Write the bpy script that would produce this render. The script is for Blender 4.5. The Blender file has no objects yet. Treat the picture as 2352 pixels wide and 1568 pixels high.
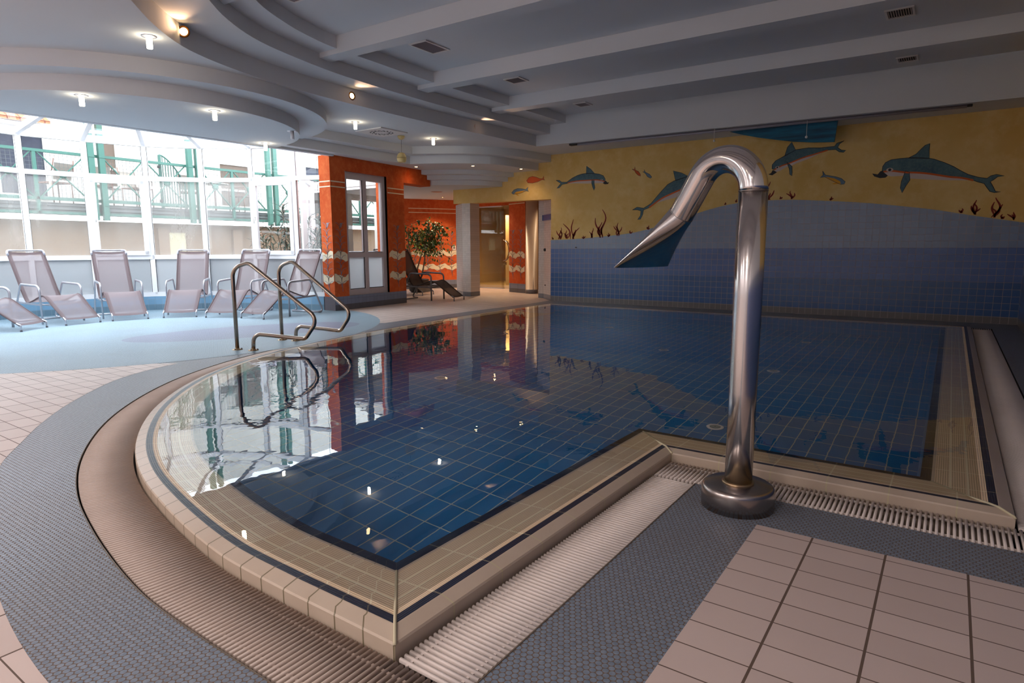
import bpy, math, random
from mathutils import Vector, Matrix
from mathutils.geometry import tessellate_polygon
random.seed(7)
PI = math.pi
sc = bpy.context.scene
COL = sc.collection

# ---------------------------------------------------------------- camera, world, exposure
cam_d = bpy.data.cameras.new('camera')
cam = bpy.data.objects.new('camera', cam_d)
COL.objects.link(cam)
cam_d.sensor_fit = 'HORIZONTAL'
cam_d.sensor_width = 36.0
cam_d.lens = 36.0 * 1439.456 / 2352.0
cam_d.clip_start = 0.05
cam_d.clip_end = 300
yaw, pitch, roll = 0.60821, 0.14684, -0.00251
F = Vector((-math.sin(yaw) * math.cos(pitch), math.cos(yaw) * math.cos(pitch), -math.sin(pitch)))
R = Vector((math.cos(yaw), math.sin(yaw), 0))
U = R.cross(F)
R2 = R * math.cos(roll) + U * math.sin(roll)
U2 = -R * math.sin(roll) + U * math.cos(roll)
m = Matrix((R2, U2, -F)).transposed().to_4x4()
m.translation = Vector((0.5921, -2.4745, 1.1))
cam.matrix_world = m
sc.camera = cam

W = bpy.data.worlds.new('sky')
sc.world = W
W.use_nodes = True
bg = W.node_tree.nodes['Background']
bg.inputs['Color'].default_value = (0.86, 0.93, 1.0, 1)
bg.inputs['Strength'].default_value = WORLD_STRENGTH = 8.0

sc.view_settings.view_transform = 'Standard'
sc.view_settings.look = 'None'
sc.view_settings.exposure = 0.0

sc.view_settings.gamma = 1.0
sc.view_settings.use_curve_mapping = False
sc.cycles.use_denoising = True
sc.cycles.max_bounces = 14
sc.cycles.diffuse_bounces = 7
sc.cycles.glossy_bounces = 6
sc.cycles.transmission_bounces = 8
sc.cycles.transparent_max_bounces = 16
sc.cycles.sample_clamp_indirect = 12.0
sc.cycles.caustics_reflective = False
sc.cycles.caustics_refractive = True
sc.cycles.blur_glossy = 0.3


# ---------------------------------------------------------------- small helpers
def lin(c):
    c = c / 255.0
    return c / 12.92 if c <= 0.04045 else ((c + 0.055) / 1.055) ** 2.4


def rgb(r, g, b):
    return (lin(r), lin(g), lin(b), 1)


def tag(o, label=None, cat=None, group=None, kind=None):
    if label: o['label'] = label
    if cat: o['category'] = cat
    if group: o['group'] = group
    if kind: o['kind'] = kind
    return o


def empty(name, loc, rz=0, **k):
    o = bpy.data.objects.new(name, None)
    COL.objects.link(o)
    o.location = loc
    o.rotation_euler = (0, 0, rz)
    o.empty_display_size = 0.05
    return tag(o, **k)


def copy_tree(o, parent=None):
    c = o.copy()
    COL.objects.link(c)
    c.parent = parent
    for ch in list(o.children):
        copy_tree(ch, c)
    return c


class MB:
    """collects shapes and links them as one mesh object"""
    def __init__(self):
        self.v, self.f, self.m, self.uv, self.s = [], [], [], {}, []

    def face(self, idx, mat=0, uv=None, smooth=False):
        if uv: self.uv[len(self.f)] = uv
        self.f.append(idx); self.m.append(mat); self.s.append(smooth)

    def quad(self, a, b, c, d, mat=0, uv=None):
        n = len(self.v)
        self.v += [tuple(a), tuple(b), tuple(c), tuple(d)]
        self.face((n, n + 1, n + 2, n + 3), mat, uv)

    def box(self, x0, x1, y0, y1, z0, z1, mat=0):
        n = len(self.v)
        self.v += [(x0, y0, z0), (x1, y0, z0), (x1, y1, z0), (x0, y1, z0), (x0, y0, z1), (x1, y0, z1), (x1, y1, z1), (x0, y1, z1)]
        for q in ((3, 2, 1, 0), (4, 5, 6, 7), (0, 1, 5, 4), (1, 2, 6, 5), (2, 3, 7, 6), (3, 0, 4, 7)):
            self.face(tuple(n + i for i in q), mat)

    def bar(self, a, b, w, h, mat=0, up=(0, 0, 1), ch=0.0):
        """rectangular bar from a to b, w sideways, h along up; ch = chamfer"""
        a, b = Vector(a), Vector(b)
        d = (b - a).normalized()
        up = Vector(up)
        side = d.cross(up)
        if side.length < 1e-6: side = d.cross(Vector((1, 0, 0)))
        side.normalize()
        u = side.cross(d).normalized()
        if ch > 0:
            prof = [(-w/2+ch, -h/2), (w/2-ch, -h/2), (w/2, -h/2+ch), (w/2, h/2-ch), (w/2-ch, h/2), (-w/2+ch, h/2), (-w/2, h/2-ch), (-w/2, -h/2+ch)]
        else:
            prof = [(-w/2, -h/2), (w/2, -h/2), (w/2, h/2), (-w/2, h/2)]
        k = len(prof); n = len(self.v)
        for p in (a, b):
            for s, t in prof: self.v.append(tuple(p + side * s + u * t))
        for i in range(k):
            j = (i + 1) % k
            self.face((n + i, n + j, n + k + j, n + k + i), mat)
        self.face(tuple(n + i for i in reversed(range(k))), mat)
        self.face(tuple(n + k + i for i in range(k)), mat)

    def tube(self, pts, r, n=12, mat=0, caps=True, flat=1.0):
        pts = [Vector(p) for p in pts]
        rs = r if isinstance(r, (list, tuple)) else [r] * len(pts)
        t0 = (pts[1] - pts[0]).normalized()
        ref = Vector((0, 0, 1)) if abs(t0.z) < 0.9 else Vector((0, 1, 0))
        nn = (ref - t0 * ref.dot(t0)).normalized()
        base = len(self.v)
        for i, p in enumerate(pts):
            if i == 0: t = pts[1] - pts[0]
            elif i == len(pts) - 1: t = pts[-1] - pts[-2]
            else: t = (pts[i + 1] - p).normalized() + (p - pts[i - 1]).normalized()
            t.normalize()
            nn = (nn - t * nn.dot(t)).normalized()
            bb = t.cross(nn)
            for k in range(n):
                a = 2 * PI * k / n
                self.v.append(tuple(p + nn * (math.cos(a) * rs[i]) + bb * (math.sin(a) * rs[i] * flat)))
        for i in range(len(pts) - 1):
            for k in range(n):
                k2 = (k + 1) % n
                self.face((base + i * n + k, base + i * n + k2, base + (i + 1) * n + k2, base + (i + 1) * n + k), mat, smooth=True)
        if caps:
            self.face(tuple(base + k for k in reversed(range(n))), mat)
            e = base + (len(pts) - 1) * n
            self.face(tuple(e + k for k in range(n)), mat)

    def lathe(self, prof, n=24, c=(0, 0, 0), mat=0, smooth=True, axis='z'):
        base = len(self.v)
        for r, z in prof:
            for k in range(n):
                a = 2 * PI * k / n
                if axis == 'z': q = (c[0] + r * math.cos(a), c[1] + r * math.sin(a), c[2] + z)
                else: q = (c[0] + z, c[1] + r * math.cos(a), c[2] + r * math.sin(a))
                self.v.append(q)
        for i in range(len(prof) - 1):
            for k in range(n):
                k2 = (k + 1) % n
                self.face((base + i * n + k, base + i * n + k2, base + (i + 1) * n + k2, base + (i + 1) * n + k), mat, smooth=smooth)
        if prof[0][0] > 1e-6: self.face(tuple(base + k for k in reversed(range(n))), mat)
        if prof[-1][0] > 1e-6:
            e = base + (len(prof) - 1) * n
            self.face(tuple(e + k for k in range(n)), mat)

    def poly(self, loops, z, mat=0, up=True, to3=None):
        """flat polygon (first loop outer, others holes) at height z, or through to3(u, v)"""
        L = [[Vector((p[0], p[1], 0)) for p in l] for l in loops]
        flat = [p for l in L for p in l]
        tris = tessellate_polygon(L)
        n = len(self.v)
        for p in flat: self.v.append(to3(p.x, p.y) if to3 else (p.x, p.y, z))
        for t in tris:
            a, b, c = (flat[i] for i in t)
            cr = (b.x - a.x) * (c.y - a.y) - (b.y - a.y) * (c.x - a.x)
            if abs(cr) < 1e-12: continue
            if (cr > 0) != up: t = (t[0], t[2], t[1])
            self.face(tuple(n + i for i in t), mat)

    def prism(self, pts, z0, z1, mat=0, matside=None, to3=None):
        area = sum(pts[i - 1][0] * pts[i][1] - pts[i][0] * pts[i - 1][1] for i in range(len(pts)))
        if area < 0: pts = pts[::-1]
        self.poly([pts], z1, mat, True)
        self.poly([pts], z0, mat, False)
        ms = mat if matside is None else matside
        for i in range(len(pts)):
            a, b = pts[i - 1], pts[i]
            self.quad((a[0], a[1], z0), (b[0], b[1], z0), (b[0], b[1], z1), (a[0], a[1], z1), ms)

    def ball(self, c, r, n=16, mat=0, sz=1.0):
        k = max(6, n // 2)
        self.lathe([(max(1e-4, r * math.sin(PI * i / k)), -r * sz * math.cos(PI * i / k)) for i in range(k + 1)], n, c, mat)

    def build(self, name, mats, parent=None, **k):
        me = bpy.data.meshes.new(name)
        me.from_pydata(self.v, [], self.f)
        for mm in (mats if isinstance(mats, (list, tuple)) else [mats]): me.materials.append(mm)
        me.polygons.foreach_set('material_index', self.m)
        me.polygons.foreach_set('use_smooth', self.s)
        if self.uv:
            ul = me.uv_layers.new(name='uv')
            for fi, uv in self.uv.items():
                for li, q in zip(me.polygons[fi].loop_indices, uv): ul.data[li].uv = q
        me.update()
        o = bpy.data.objects.new(name, me)
        COL.objects.link(o)
        if parent: o.parent = parent
        return tag(o, **k)


def fillet(pts, r, n=6):
    pts = [Vector(p) for p in pts]
    out = [pts[0]]
    for i in range(1, len(pts) - 1):
        a, p, b = pts[i - 1], pts[i], pts[i + 1]
        u, v = (a - p), (b - p)
        lu, lv = u.length, v.length
        u.normalize(); v.normalize()
        ang = u.angle(v)
        if ang > PI - 0.02: out.append(p); continue
        rr = r[i - 1] if isinstance(r, (list, tuple)) else r
        d = min(rr / math.tan(ang / 2), lu * 0.49, lv * 0.49)
        rr = d * math.tan(ang / 2)
        c = p + (u + v).normalized() * (rr / math.sin(ang / 2))
        s, e = p + u * d - c, p + v * d - c
        tot = s.angle(e)
        for k in range(n + 1):
            t = k / n
            if tot < 1e-4: out.append(c + s); continue
            out.append(c + (s * math.sin((1 - t) * tot) + e * math.sin(t * tot)) / math.sin(tot))
    out.append(pts[-1])
    return out


def smooth_curve(pts, step=0.08):
    """Catmull-Rom through 2D points, sampled evenly"""
    P = [Vector((p[0], p[1])) for p in pts]
    P = [P[0] * 2 - P[1]] + P + [P[-1] * 2 - P[-2]]
    dense = []
    for i in range(1, len(P) - 2):
        for k in range(24):
            t = k / 24
            a, b, c, d = P[i - 1], P[i], P[i + 1], P[i + 2]
            dense.append(0.5 * ((2 * b) + (c - a) * t + (2 * a - 5 * b + 4 * c - d) * t * t + (3 * b - a - 3 * c + d) * t ** 3))
    dense.append(P[-2])
    L = [0]
    for i in range(1, len(dense)): L.append(L[-1] + (dense[i] - dense[i - 1]).length)
    n = max(2, round(L[-1] / step))
    out = []; j = 0
    for k in range(n + 1):
        s = L[-1] * k / n
        while j < len(L) - 2 and L[j + 1] < s: j += 1
        t = 0 if L[j + 1] == L[j] else (s - L[j]) / (L[j + 1] - L[j])
        q = dense[j].lerp(dense[j + 1], t)
        out.append((q.x, q.y))
    return out


def resample(pts, n):
    L = [0]
    for i in range(1, len(pts)): L.append(L[-1] + math.dist(pts[i], pts[i - 1]))
    out = []; j = 0
    for k in range(n + 1):
        s = L[-1] * k / n
        while j < len(L) - 2 and L[j + 1] < s: j += 1
        t = (s - L[j]) / max(1e-9, L[j + 1] - L[j])
        out.append(tuple(pts[j][i] * (1 - t) + pts[j + 1][i] * t for i in range(2)))
    return out


# ---------------------------------------------------------------- materials
class NT:
    def __init__(self, name):
        self.mat = bpy.data.materials.new(name)
        self.mat.use_nodes = True
        self.t = self.mat.node_tree
        self.b = self.t.nodes['Principled BSDF']
        self.out = self.t.nodes['Material Output']

    def n(self, typ, **k):
        nd = self.t.nodes.new(typ)
        for a, v in k.items(): setattr(nd, a, v)
        return nd

    def put(self, sock, v):
        if isinstance(v, bpy.types.NodeSocket): self.t.links.new(v, sock)
        else: sock.default_value = v

    def math(self, op, a, b=None, c=None):
        nd = self.n('ShaderNodeMath', operation=op)
        self.put(nd.inputs[0], a)
        if b is not None: self.put(nd.inputs[1], b)
        if c is not None: self.put(nd.inputs[2], c)
        return nd.outputs[0]

    def mix(self, f, a, b, mode='MIX'):
        nd = self.n('ShaderNodeMix', data_type='RGBA', blend_type=mode)
        self.put(nd.inputs[0], f); self.put(nd.inputs[6], a); self.put(nd.inputs[7], b)
        return nd.outputs[2]

    def noise(self, scale, detail=3, rough=0.5, vec=None, stretch=None):
        nd = self.n('ShaderNodeTexNoise')
        nd.inputs['Scale'].default_value = scale
        nd.inputs['Detail'].default_value = detail
        nd.inputs['Roughness'].default_value = rough
        v = vec or self.pos()
        if stretch:
            mp = self.n('ShaderNodeVectorMath', operation='MULTIPLY')
            self.put(mp.inputs[0], v); mp.inputs[1].default_value = stretch
            v = mp.outputs[0]
        self.put(nd.inputs['Vector'], v)
        return nd.outputs['Fac']

    def ramp(self, f, stops, interp='LINEAR'):
        nd = self.n('ShaderNodeValToRGB')
        cr = nd.color_ramp; cr.interpolation = interp
        while len(cr.elements) < len(stops): cr.elements.new(0.5)
        for e, (p, c) in zip(cr.elements, stops): e.position = p; e.color = c
        self.put(nd.inputs[0], f)
        return nd.outputs[0]

    def pos(self):
        if not hasattr(self, '_p'): self._p = self.n('ShaderNodeNewGeometry').outputs['Position']
        return self._p

    def xyz(self, v=None):
        nd = self.n('ShaderNodeSeparateXYZ'); self.put(nd.inputs[0], v or self.pos())
        return nd.outputs

    def lines(self, v, size, off, gw):
        """1 inside a tile, 0 on the joint lines at off + k*size"""
        return self.math('GREATER_THAN', self.math('PINGPONG', self.math('SUBTRACT', v, off), size / 2), gw / 2)

    def bump(self, h, strength=0.2, dist=0.002):
        nd = self.n('ShaderNodeBump')
        nd.inputs['Strength'].default_value = strength
        nd.inputs['Distance'].default_value = dist
        self.put(nd.inputs['Height'], h)
        self.t.links.new(nd.outputs[0], self.b.inputs['Normal'])

    def col(self, c): self.put(self.b.inputs['Base Color'], c)

    def set(self, **k):
        for a, v in k.items(): self.put(self.b.inputs[a.replace('_', ' ')], v)
        return self


def plain(name, c, rough=0.5, metal=0.0, var=0.06, scale=6, bump=0.0, spec=0.5):
    s = NT(name)
    f = s.noise(scale, 4)
    c2 = tuple(max(0, v * (1 - var * 2)) for v in c[:3]) + (1,)
    s.col(s.mix(f, c2, c))
    s.set(Roughness=rough, Metallic=metal)
    s.b.inputs['Specular IOR Level'].default_value = spec
    if bump: s.bump(s.noise(scale * 8, 3), bump, 0.003)
    return s.mat


def penny(name, c1, c2, grout, s=0.0195):
    m = NT(name)
    p = m.pos()
    def cell(off):
        v = m.n('ShaderNodeVectorMath', operation='MULTIPLY')
        m.put(v.inputs[0], p); v.inputs[1].default_value = (1 / s, 1 / (s * 1.7320508), 0)
        a = m.n('ShaderNodeVectorMath', operation='ADD'); m.put(a.inputs[0], v.outputs[0]); a.inputs[1].default_value = (off, off, 0)
        fr = m.n('ShaderNodeVectorMath', operation='FRACTION'); m.put(fr.inputs[0], a.outputs[0])
        su = m.n('ShaderNodeVectorMath', operation='SUBTRACT'); m.put(su.inputs[0], fr.outputs[0]); su.inputs[1].default_value = (0.5, 0.5, 0)
        mu = m.n('ShaderNodeVectorMath', operation='MULTIPLY'); m.put(mu.inputs[0], su.outputs[0]); mu.inputs[1].default_value = (1, 1.7320508, 0)
        le = m.n('ShaderNodeVectorMath', operation='LENGTH'); m.put(le.inputs[0], mu.outputs[0])
        return le.outputs['Value']
    d = m.math('MINIMUM', cell(0.0), cell(0.5))
    mask = m.ramp(d, [(0.0, (1, 1, 1, 1)), (0.425, (1, 1, 1, 1)), (0.47, (0, 0, 0, 1))])
    big = m.noise(1.6, 5, 0.6)
    fine = m.noise(60, 2)
    c = m.mix(m.ramp(fine, [(0.35, (0, 0, 0, 1)), (0.65, (1, 1, 1, 1))]), c1, c2)
    c = m.mix(m.math('MULTIPLY', m.ramp(big, [(0.5, (0, 0, 0, 1)), (0.75, (1, 1, 1, 1))]), 0.25), c, grout)
    m.col(m.mix(mask, grout, c))
    m.set(Roughness=m.math('SUBTRACT', 0.75, m.math('MULTIPLY', mask, 0.42)))
    m.bump(mask, 0.5, 0.002)
    return m.mat


def tiles(name, ax, sizes, offs, gws, c1, c2, grout, rough=0.35, bump=0.4, var_scale=3, axes='XYZ', bands=None):
    """rectangular tiles; ax = two axis letters"""
    m = NT(name)
    o = m.xyz()
    a, b = o['XYZ'.index(ax[0])], o['XYZ'.index(ax[1])]
    mask = m.math('MINIMUM', m.lines(a, sizes[0], offs[0], gws[0]), m.lines(b, sizes[1], offs[1], gws[1]))
    ia = m.math('FLOOR', m.math('DIVIDE', m.math('SUBTRACT', a, offs[0]), sizes[0]))
    ib = m.math('FLOOR', m.math('DIVIDE', m.math('SUBTRACT', b, offs[1]), sizes[1]))
    cx = m.n('ShaderNodeCombineXYZ'); m.put(cx.inputs[0], ia); m.put(cx.inputs[1], ib)
    wn = m.n('ShaderNodeTexWhiteNoise'); m.put(wn.inputs['Vector'], cx.outputs[0])
    f = m.math('ADD', m.math('MULTIPLY', wn.outputs['Value'], 0.6), m.math('MULTIPLY', m.noise(var_scale, 5, 0.65), 0.4))
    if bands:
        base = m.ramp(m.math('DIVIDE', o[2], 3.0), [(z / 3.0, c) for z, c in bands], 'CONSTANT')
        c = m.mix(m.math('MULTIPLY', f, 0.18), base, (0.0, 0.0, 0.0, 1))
    else:
        c = m.mix(f, c1, c2)
    m.col(m.mix(mask, grout, c))
    m.set(Roughness=m.math('SUBTRACT', 0.8, m.math('MULTIPLY', mask, 0.8 - rough)))
    m.bump(mask, bump, 0.0015)
    return m.mat


def plaster(name, c1, c2, c3, scale=1.5, rough=0.85, bump=0.15):
    m = NT(name)
    f1 = m.noise(scale, 6, 0.6); f2 = m.noise(scale * 5, 5, 0.65)
    c = m.mix(m.ramp(f1, [(0.35, (0, 0, 0, 1)), (0.65, (1, 1, 1, 1))]), c1, c2)
    c = m.mix(m.math('MULTIPLY', m.ramp(f2, [(0.45, (0, 0, 0, 1)), (0.75, (1, 1, 1, 1))]), 0.7), c, c3)
    m.col(c)
    m.set(Roughness=rough)
    m.b.inputs['Specular IOR Level'].default_value = 0.25
    m.bump(m.noise(40, 4), bump, 0.004)
    return m.mat


def uvtiles(name, joint, c1, c2, grout, ribs=True, cross=None, rough=0.4):
    """tiles along a swept edge: u = length, v = distance from the outer edge"""
    m = NT(name)
    uv = m.n('ShaderNodeUVMap'); uv.uv_map = 'uv'
    o = m.xyz(uv.outputs[0])
    mask = m.lines(o[0], joint, 0.0, 0.0065 if ribs else 0.006)
    if cross:
        for v in cross:
            mask = m.math('MINIMUM', mask, m.math('GREATER_THAN', m.math('ABSOLUTE', m.math('SUBTRACT', o[1], v)), 0.004))
    f = m.noise(7, 5, 0.6)
    c = m.mix(f, c1, c2)
    if ribs:
        rb = m.math('PINGPONG', o[1], 0.0045)
        rb = m.ramp(m.math('DIVIDE', rb, 0.0045), [(0.15, (0, 0, 0, 1)), (0.45, (1, 1, 1, 1))])
        c = m.mix(m.math('SUBTRACT', 1.0, m.math('MULTIPLY', rb, 1.0)), c, tuple(v * 0.62 for v in c2[:3]) + (1,))
        h = m.math('MINIMUM', rb, mask)
    else:
        h = mask
    m.col(m.mix(mask, grout, c))
    m.set(Roughness=rough)
    m.bump(h, 0.5, 0.002)
    return m.mat


def glass_pane(name, tint=(1, 1, 1, 1), refl=0.06, haze=0.0, hazecol=(0.8, 0.8, 0.8, 1)):
    m = NT(name)
    tr = m.n('ShaderNodeBsdfTransparent'); tr.inputs[0].default_value = tint
    gl = m.n('ShaderNodeBsdfGlossy'); gl.inputs['Roughness'].default_value = 0.02
    fr = m.n('ShaderNodeFresnel'); fr.inputs['IOR'].default_value = 1.45
    mx = m.n('ShaderNodeMixShader')
    m.put(mx.inputs[0], m.math('ADD', m.math('MULTIPLY', fr.outputs[0], 1.2), 0.0))
    m.t.links.new(tr.outputs[0], mx.inputs[1]); m.t.links.new(gl.outputs[0], mx.inputs[2])
    last = mx
    if haze > 0:
        df = m.n('ShaderNodeBsdfTranslucent'); df.inputs[0].default_value = hazecol
        d2 = m.n('ShaderNodeBsdfDiffuse'); d2.inputs[0].default_value = hazecol
        ad = m.n('ShaderNodeMixShader'); ad.inputs[0].default_value = 0.4
        m.t.links.new(df.outputs[0], ad.inputs[1]); m.t.links.new(d2.outputs[0], ad.inputs[2])
        mh = m.n('ShaderNodeMixShader')
        f = m.math('MULTIPLY', m.ramp(m.noise(2.0, 5, 0.6, stretch=(1, 1, 0.35)), [(0.3, (0.4, 0.4, 0.4, 1)), (0.7, (1, 1, 1, 1))]), haze)
        m.put(mh.inputs[0], f)
        m.t.links.new(mx.outputs[0], mh.inputs[1]); m.t.links.new(ad.outputs[0], mh.inputs[2])
        last = mh
    m.t.links.new(last.outputs[0], m.out.inputs['Surface'])
    return m.mat


def emis(name, c, s):
    m = NT(name)
    m.b.inputs['Base Color'].default_value = c
    m.b.inputs['Emission Color'].default_value = c
    m.b.inputs['Emission Strength'].default_value = s
    return m.mat


M = {}
M['ceil'] = plain('ceiling_paint', rgb(219, 221, 224), 0.9, var=0.01, scale=1.2, spec=0.1)
M['orange'] = plaster('orange_plaster', rgb(206, 96, 48), rgb(190, 78, 34), rgb(220, 122, 70), 2.2)
M['yellow'] = plaster('yellow_plaster', rgb(228, 194, 126), rgb(218, 178, 100), rgb(236, 208, 150), 0.9)
M['creamband'] = plain('cream_wave_paint', rgb(238, 224, 194), 0.8)
M['silverline'] = plain('silver_paint', rgb(150, 138, 148), 0.45, 0.3)
M['greenline'] = plain('grey_green_paint', rgb(95, 112, 112), 0.6)
M['ochreline'] = plain('ochre_paint', rgb(168, 96, 40), 0.6)
M['penny'] = penny('penny_round_mosaic', rgb(104, 115, 129), rgb(126, 137, 150), rgb(106, 86, 70))
M['pennyblue'] = penny('blue_penny_mosaic', rgb(132, 160, 178), rgb(150, 176, 190), rgb(110, 118, 124))
M['pennyviolet'] = penny('violet_penny_mosaic', rgb(122, 132, 158), rgb(138, 148, 172), rgb(104, 108, 122))
M['cream'] = tiles('cream_floor_tile', 'XY', (0.24162, 0.12442), (0, 0), (0.0075, 0.0045), rgb(206, 186, 176), rgb(190, 170, 160), rgb(98, 80, 68), 0.45, 0.3)
M['creamleft'] = None
M['wood'] = tiles('wood_look_tile', 'YX', (0.145, 1.2), (0, 0.3), (0.003, 0.003), rgb(214, 188, 172), rgb(184, 154, 138), rgb(150, 126, 112), 0.3, 0.15, 5)
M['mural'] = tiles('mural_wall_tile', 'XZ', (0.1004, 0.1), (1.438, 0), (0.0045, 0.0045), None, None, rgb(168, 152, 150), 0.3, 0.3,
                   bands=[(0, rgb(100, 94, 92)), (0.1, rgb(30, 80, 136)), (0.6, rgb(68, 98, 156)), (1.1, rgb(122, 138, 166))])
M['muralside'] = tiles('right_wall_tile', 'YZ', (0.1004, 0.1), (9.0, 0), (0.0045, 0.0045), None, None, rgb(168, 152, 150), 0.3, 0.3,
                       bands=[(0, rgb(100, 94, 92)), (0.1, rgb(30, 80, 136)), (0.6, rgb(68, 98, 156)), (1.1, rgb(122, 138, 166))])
M['sockelx'] = tiles('blue_plinth_tile', 'YZ', (0.1, 0.1), (0.03, 0), (0.003, 0.003), None, None, rgb(96, 90, 96), 0.3, 0.3,
                     bands=[(0, rgb(98, 100, 108)), (0.1, rgb(128, 140, 165))])
M['sockelb'] = tiles('light_blue_plinth_tile', 'YZ', (0.1, 0.1), (0.03, 0), (0.003, 0.003), None, None, rgb(150, 165, 175), 0.3, 0.3,
                     bands=[(0, rgb(110, 140, 158)), (0.1, rgb(128, 170, 200))])
M['whitetile'] = tiles('small_white_tile', 'XZ', (0.05, 0.05), (0, 0), (0.003, 0.003), None, None, rgb(175, 160, 150), 0.3, 0.2,
                       bands=[(0, rgb(120, 124, 132)), (0.1, rgb(214, 202, 194))])
M['frame'] = plain('white_window_frame', rgb(244, 244, 246), 0.35, var=0.01)
M['frameg'] = plain('grey_lilac_window_frame', rgb(196, 184, 186), 0.4, var=0.02)
M['gasket'] = plain('dark_gasket', rgb(40, 36, 36), 0.6)
M['glass'] = glass_pane('window_glass')
M['glasshazy'] = glass_pane('hazy_window_glass', haze=0.42, hazecol=(0.62, 0.6, 0.58, 1))
M['glassdark'] = glass_pane('bronze_glass', tint=(0.84, 0.78, 0.66, 1), haze=0.08, hazecol=(0.3, 0.27, 0.2, 1))
M['pool'] = None
M['copl'] = uvtiles('coping_tile', 0.2448, rgb(196, 178, 158), rgb(178, 158, 138), rgb(190, 178, 144), ribs=False, rough=0.32)
M['cops'] = uvtiles('short_coping_tile', 0.1224, rgb(196, 178, 158), rgb(178, 158, 138), rgb(120, 108, 84), ribs=False, rough=0.32)
M['ribl'] = uvtiles('ribbed_ledge_tile', 0.2448, rgb(238, 212, 178), rgb(224, 196, 160), rgb(236, 222, 190), cross=(0.150, 0.215), rough=0.4)
M['ribs'] = uvtiles('short_ribbed_ledge_tile', 0.1224, rgb(238, 212, 178), rgb(224, 196, 160), rgb(236, 222, 190), cross=(0.150, 0.215), rough=0.4)
M['navy'] = uvtiles('navy_ribbed_strip', 0.2448, rgb(28, 36, 62), rgb(20, 26, 48), rgb(120, 112, 96), rough=0.35)
M['navys'] = uvtiles('short_navy_ribbed_strip', 0.1224, rgb(28, 36, 62), rgb(20, 26, 48), rgb(90, 84, 76), rough=0.35)
M['grate'] = plain('grate_plastic', rgb(222, 208, 198), 0.45, var=0.06, scale=5)
M['gratec'] = plain('darker_grate_plastic', rgb(184, 164, 150), 0.45, var=0.1, scale=5)  # darker tone for the curved grate sections
M['dark'] = plain('dark_gutter', rgb(26, 22, 22), 0.8)
M['poolf'] = tiles('pool_floor_tile', 'XY', (0.1208, 0.2416), (0.464, 0.1), (0.0075, 0.0075), rgb(0, 124, 186), rgb(0, 106, 168), rgb(190, 192, 176), 0.4, 0.2)
M['poolwx'] = tiles('pool_wall_tile_x', 'XZ', (0.2416, 0.1208), (0.1, 0), (0.006, 0.006), rgb(0, 124, 186), rgb(0, 106, 168), rgb(120, 130, 130), 0.4, 0.2)
M['poolwy'] = tiles('pool_wall_tile_y', 'YZ', (0.2416, 0.1208), (0.1, 0), (0.006, 0.006), rgb(0, 124, 186), rgb(0, 106, 168), rgb(120, 130, 130), 0.4, 0.2)
_s = NT('polished_steel').set(Base_Color=(0.60, 0.56, 0.54, 1), Metallic=1.0, Roughness=0.17, Anisotropic=0.6)
_tg = _s.n('ShaderNodeTangent'); _tg.direction_type = 'RADIAL'; _tg.axis = 'Z'
_s.t.links.new(_tg.outputs[0], _s.b.inputs['Tangent']); _s.b.inputs['Anisotropic Rotation'].default_value = 0.25
M['steelv'] = _s.mat
M['steel'] = NT('polished_steel_bend').set(Base_Color=(0.60, 0.56, 0.54, 1), Metallic=1.0, Roughness=0.11).mat
M['steelb'] = plain('brushed_steel', rgb(176, 166, 160), 0.27, 1.0, var=0.05, scale=30)
M['rail'] = plain('handrail_steel', rgb(178, 160, 145), 0.2, 1.0, var=0.03)
M['brass'] = plain('warm_steel_flange', rgb(190, 165, 130), 0.3, 1.0)
M['alu'] = plain('silver_aluminium', rgb(196, 196, 204), 0.32, 0.75, var=0.03)
M['alud'] = plain('grey_aluminium', rgb(120, 120, 124), 0.4, 0.8, var=0.03)
M['plasw'] = plain('white_plastic', rgb(232, 228, 224), 0.4, var=0.01)
M['cream_pl'] = plain('cream_plastic', rgb(218, 192, 130), 0.35, var=0.02)
M['tube'] = emis('lit_glass_tube', (1.0, 0.86, 0.62, 1), 30.0)
M['tubeoff'] = plain('frosted_glass_tube', rgb(220, 220, 225), 0.3, var=0.01)
M['bulb'] = emis('lit_bulb', (1.0, 0.66, 0.32, 1), 14.0)
M['bulbs'] = emis('lit_bulb_small', (1.0, 0.85, 0.6, 1), 12.0)
M['brassring'] = plain('brass_ring', rgb(150, 100, 50), 0.3, 1.0)
M['green'] = plain('green_painted_steel', rgb(44, 96, 84), 0.5, var=0.08, scale=3)
M['facade'] = plain('white_render', rgb(206, 203, 196), 0.9, var=0.03, scale=1)
M['beige'] = plain('beige_render', rgb(150, 128, 108), 0.9, var=0.12, scale=0.7)
M['conc'] = plain('grey_slab_edge', rgb(92, 98, 98), 0.8, var=0.15, scale=2)
M['curtain'] = plain('dark_curtain', rgb(60, 64, 80), 0.9, var=0.3, scale=14)
M['curtainb'] = plain('brown_curtain', rgb(110, 94, 82), 0.9, var=0.2, scale=14)
M['roof'] = tiles('terracotta_roof', 'YZ', (0.22, 0.12), (0, 0), (0.03, 0.02), rgb(196, 116, 78), rgb(172, 92, 62), rgb(110, 60, 44), 0.8, 0.5)
M['ground'] = plain('courtyard_ground', rgb(150, 148, 138), 0.9, var=0.2, scale=1)
M['brownmetal'] = plain('brown_chair_frame', rgb(120, 84, 70), 0.5)
M['leafg'] = plain('ficus_leaf', rgb(66, 112, 44), 0.4, var=0.35, scale=9)
M['leafy'] = plain('young_ficus_leaf', rgb(158, 160, 60), 0.4, var=0.2, scale=9)
M['leafo'] = plain('oleander_leaf', rgb(76, 98, 78), 0.5, var=0.3, scale=9)
M['leafo2'] = plain('oleander_pale_leaf', rgb(112, 124, 112), 0.5, var=0.2, scale=9)
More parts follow.
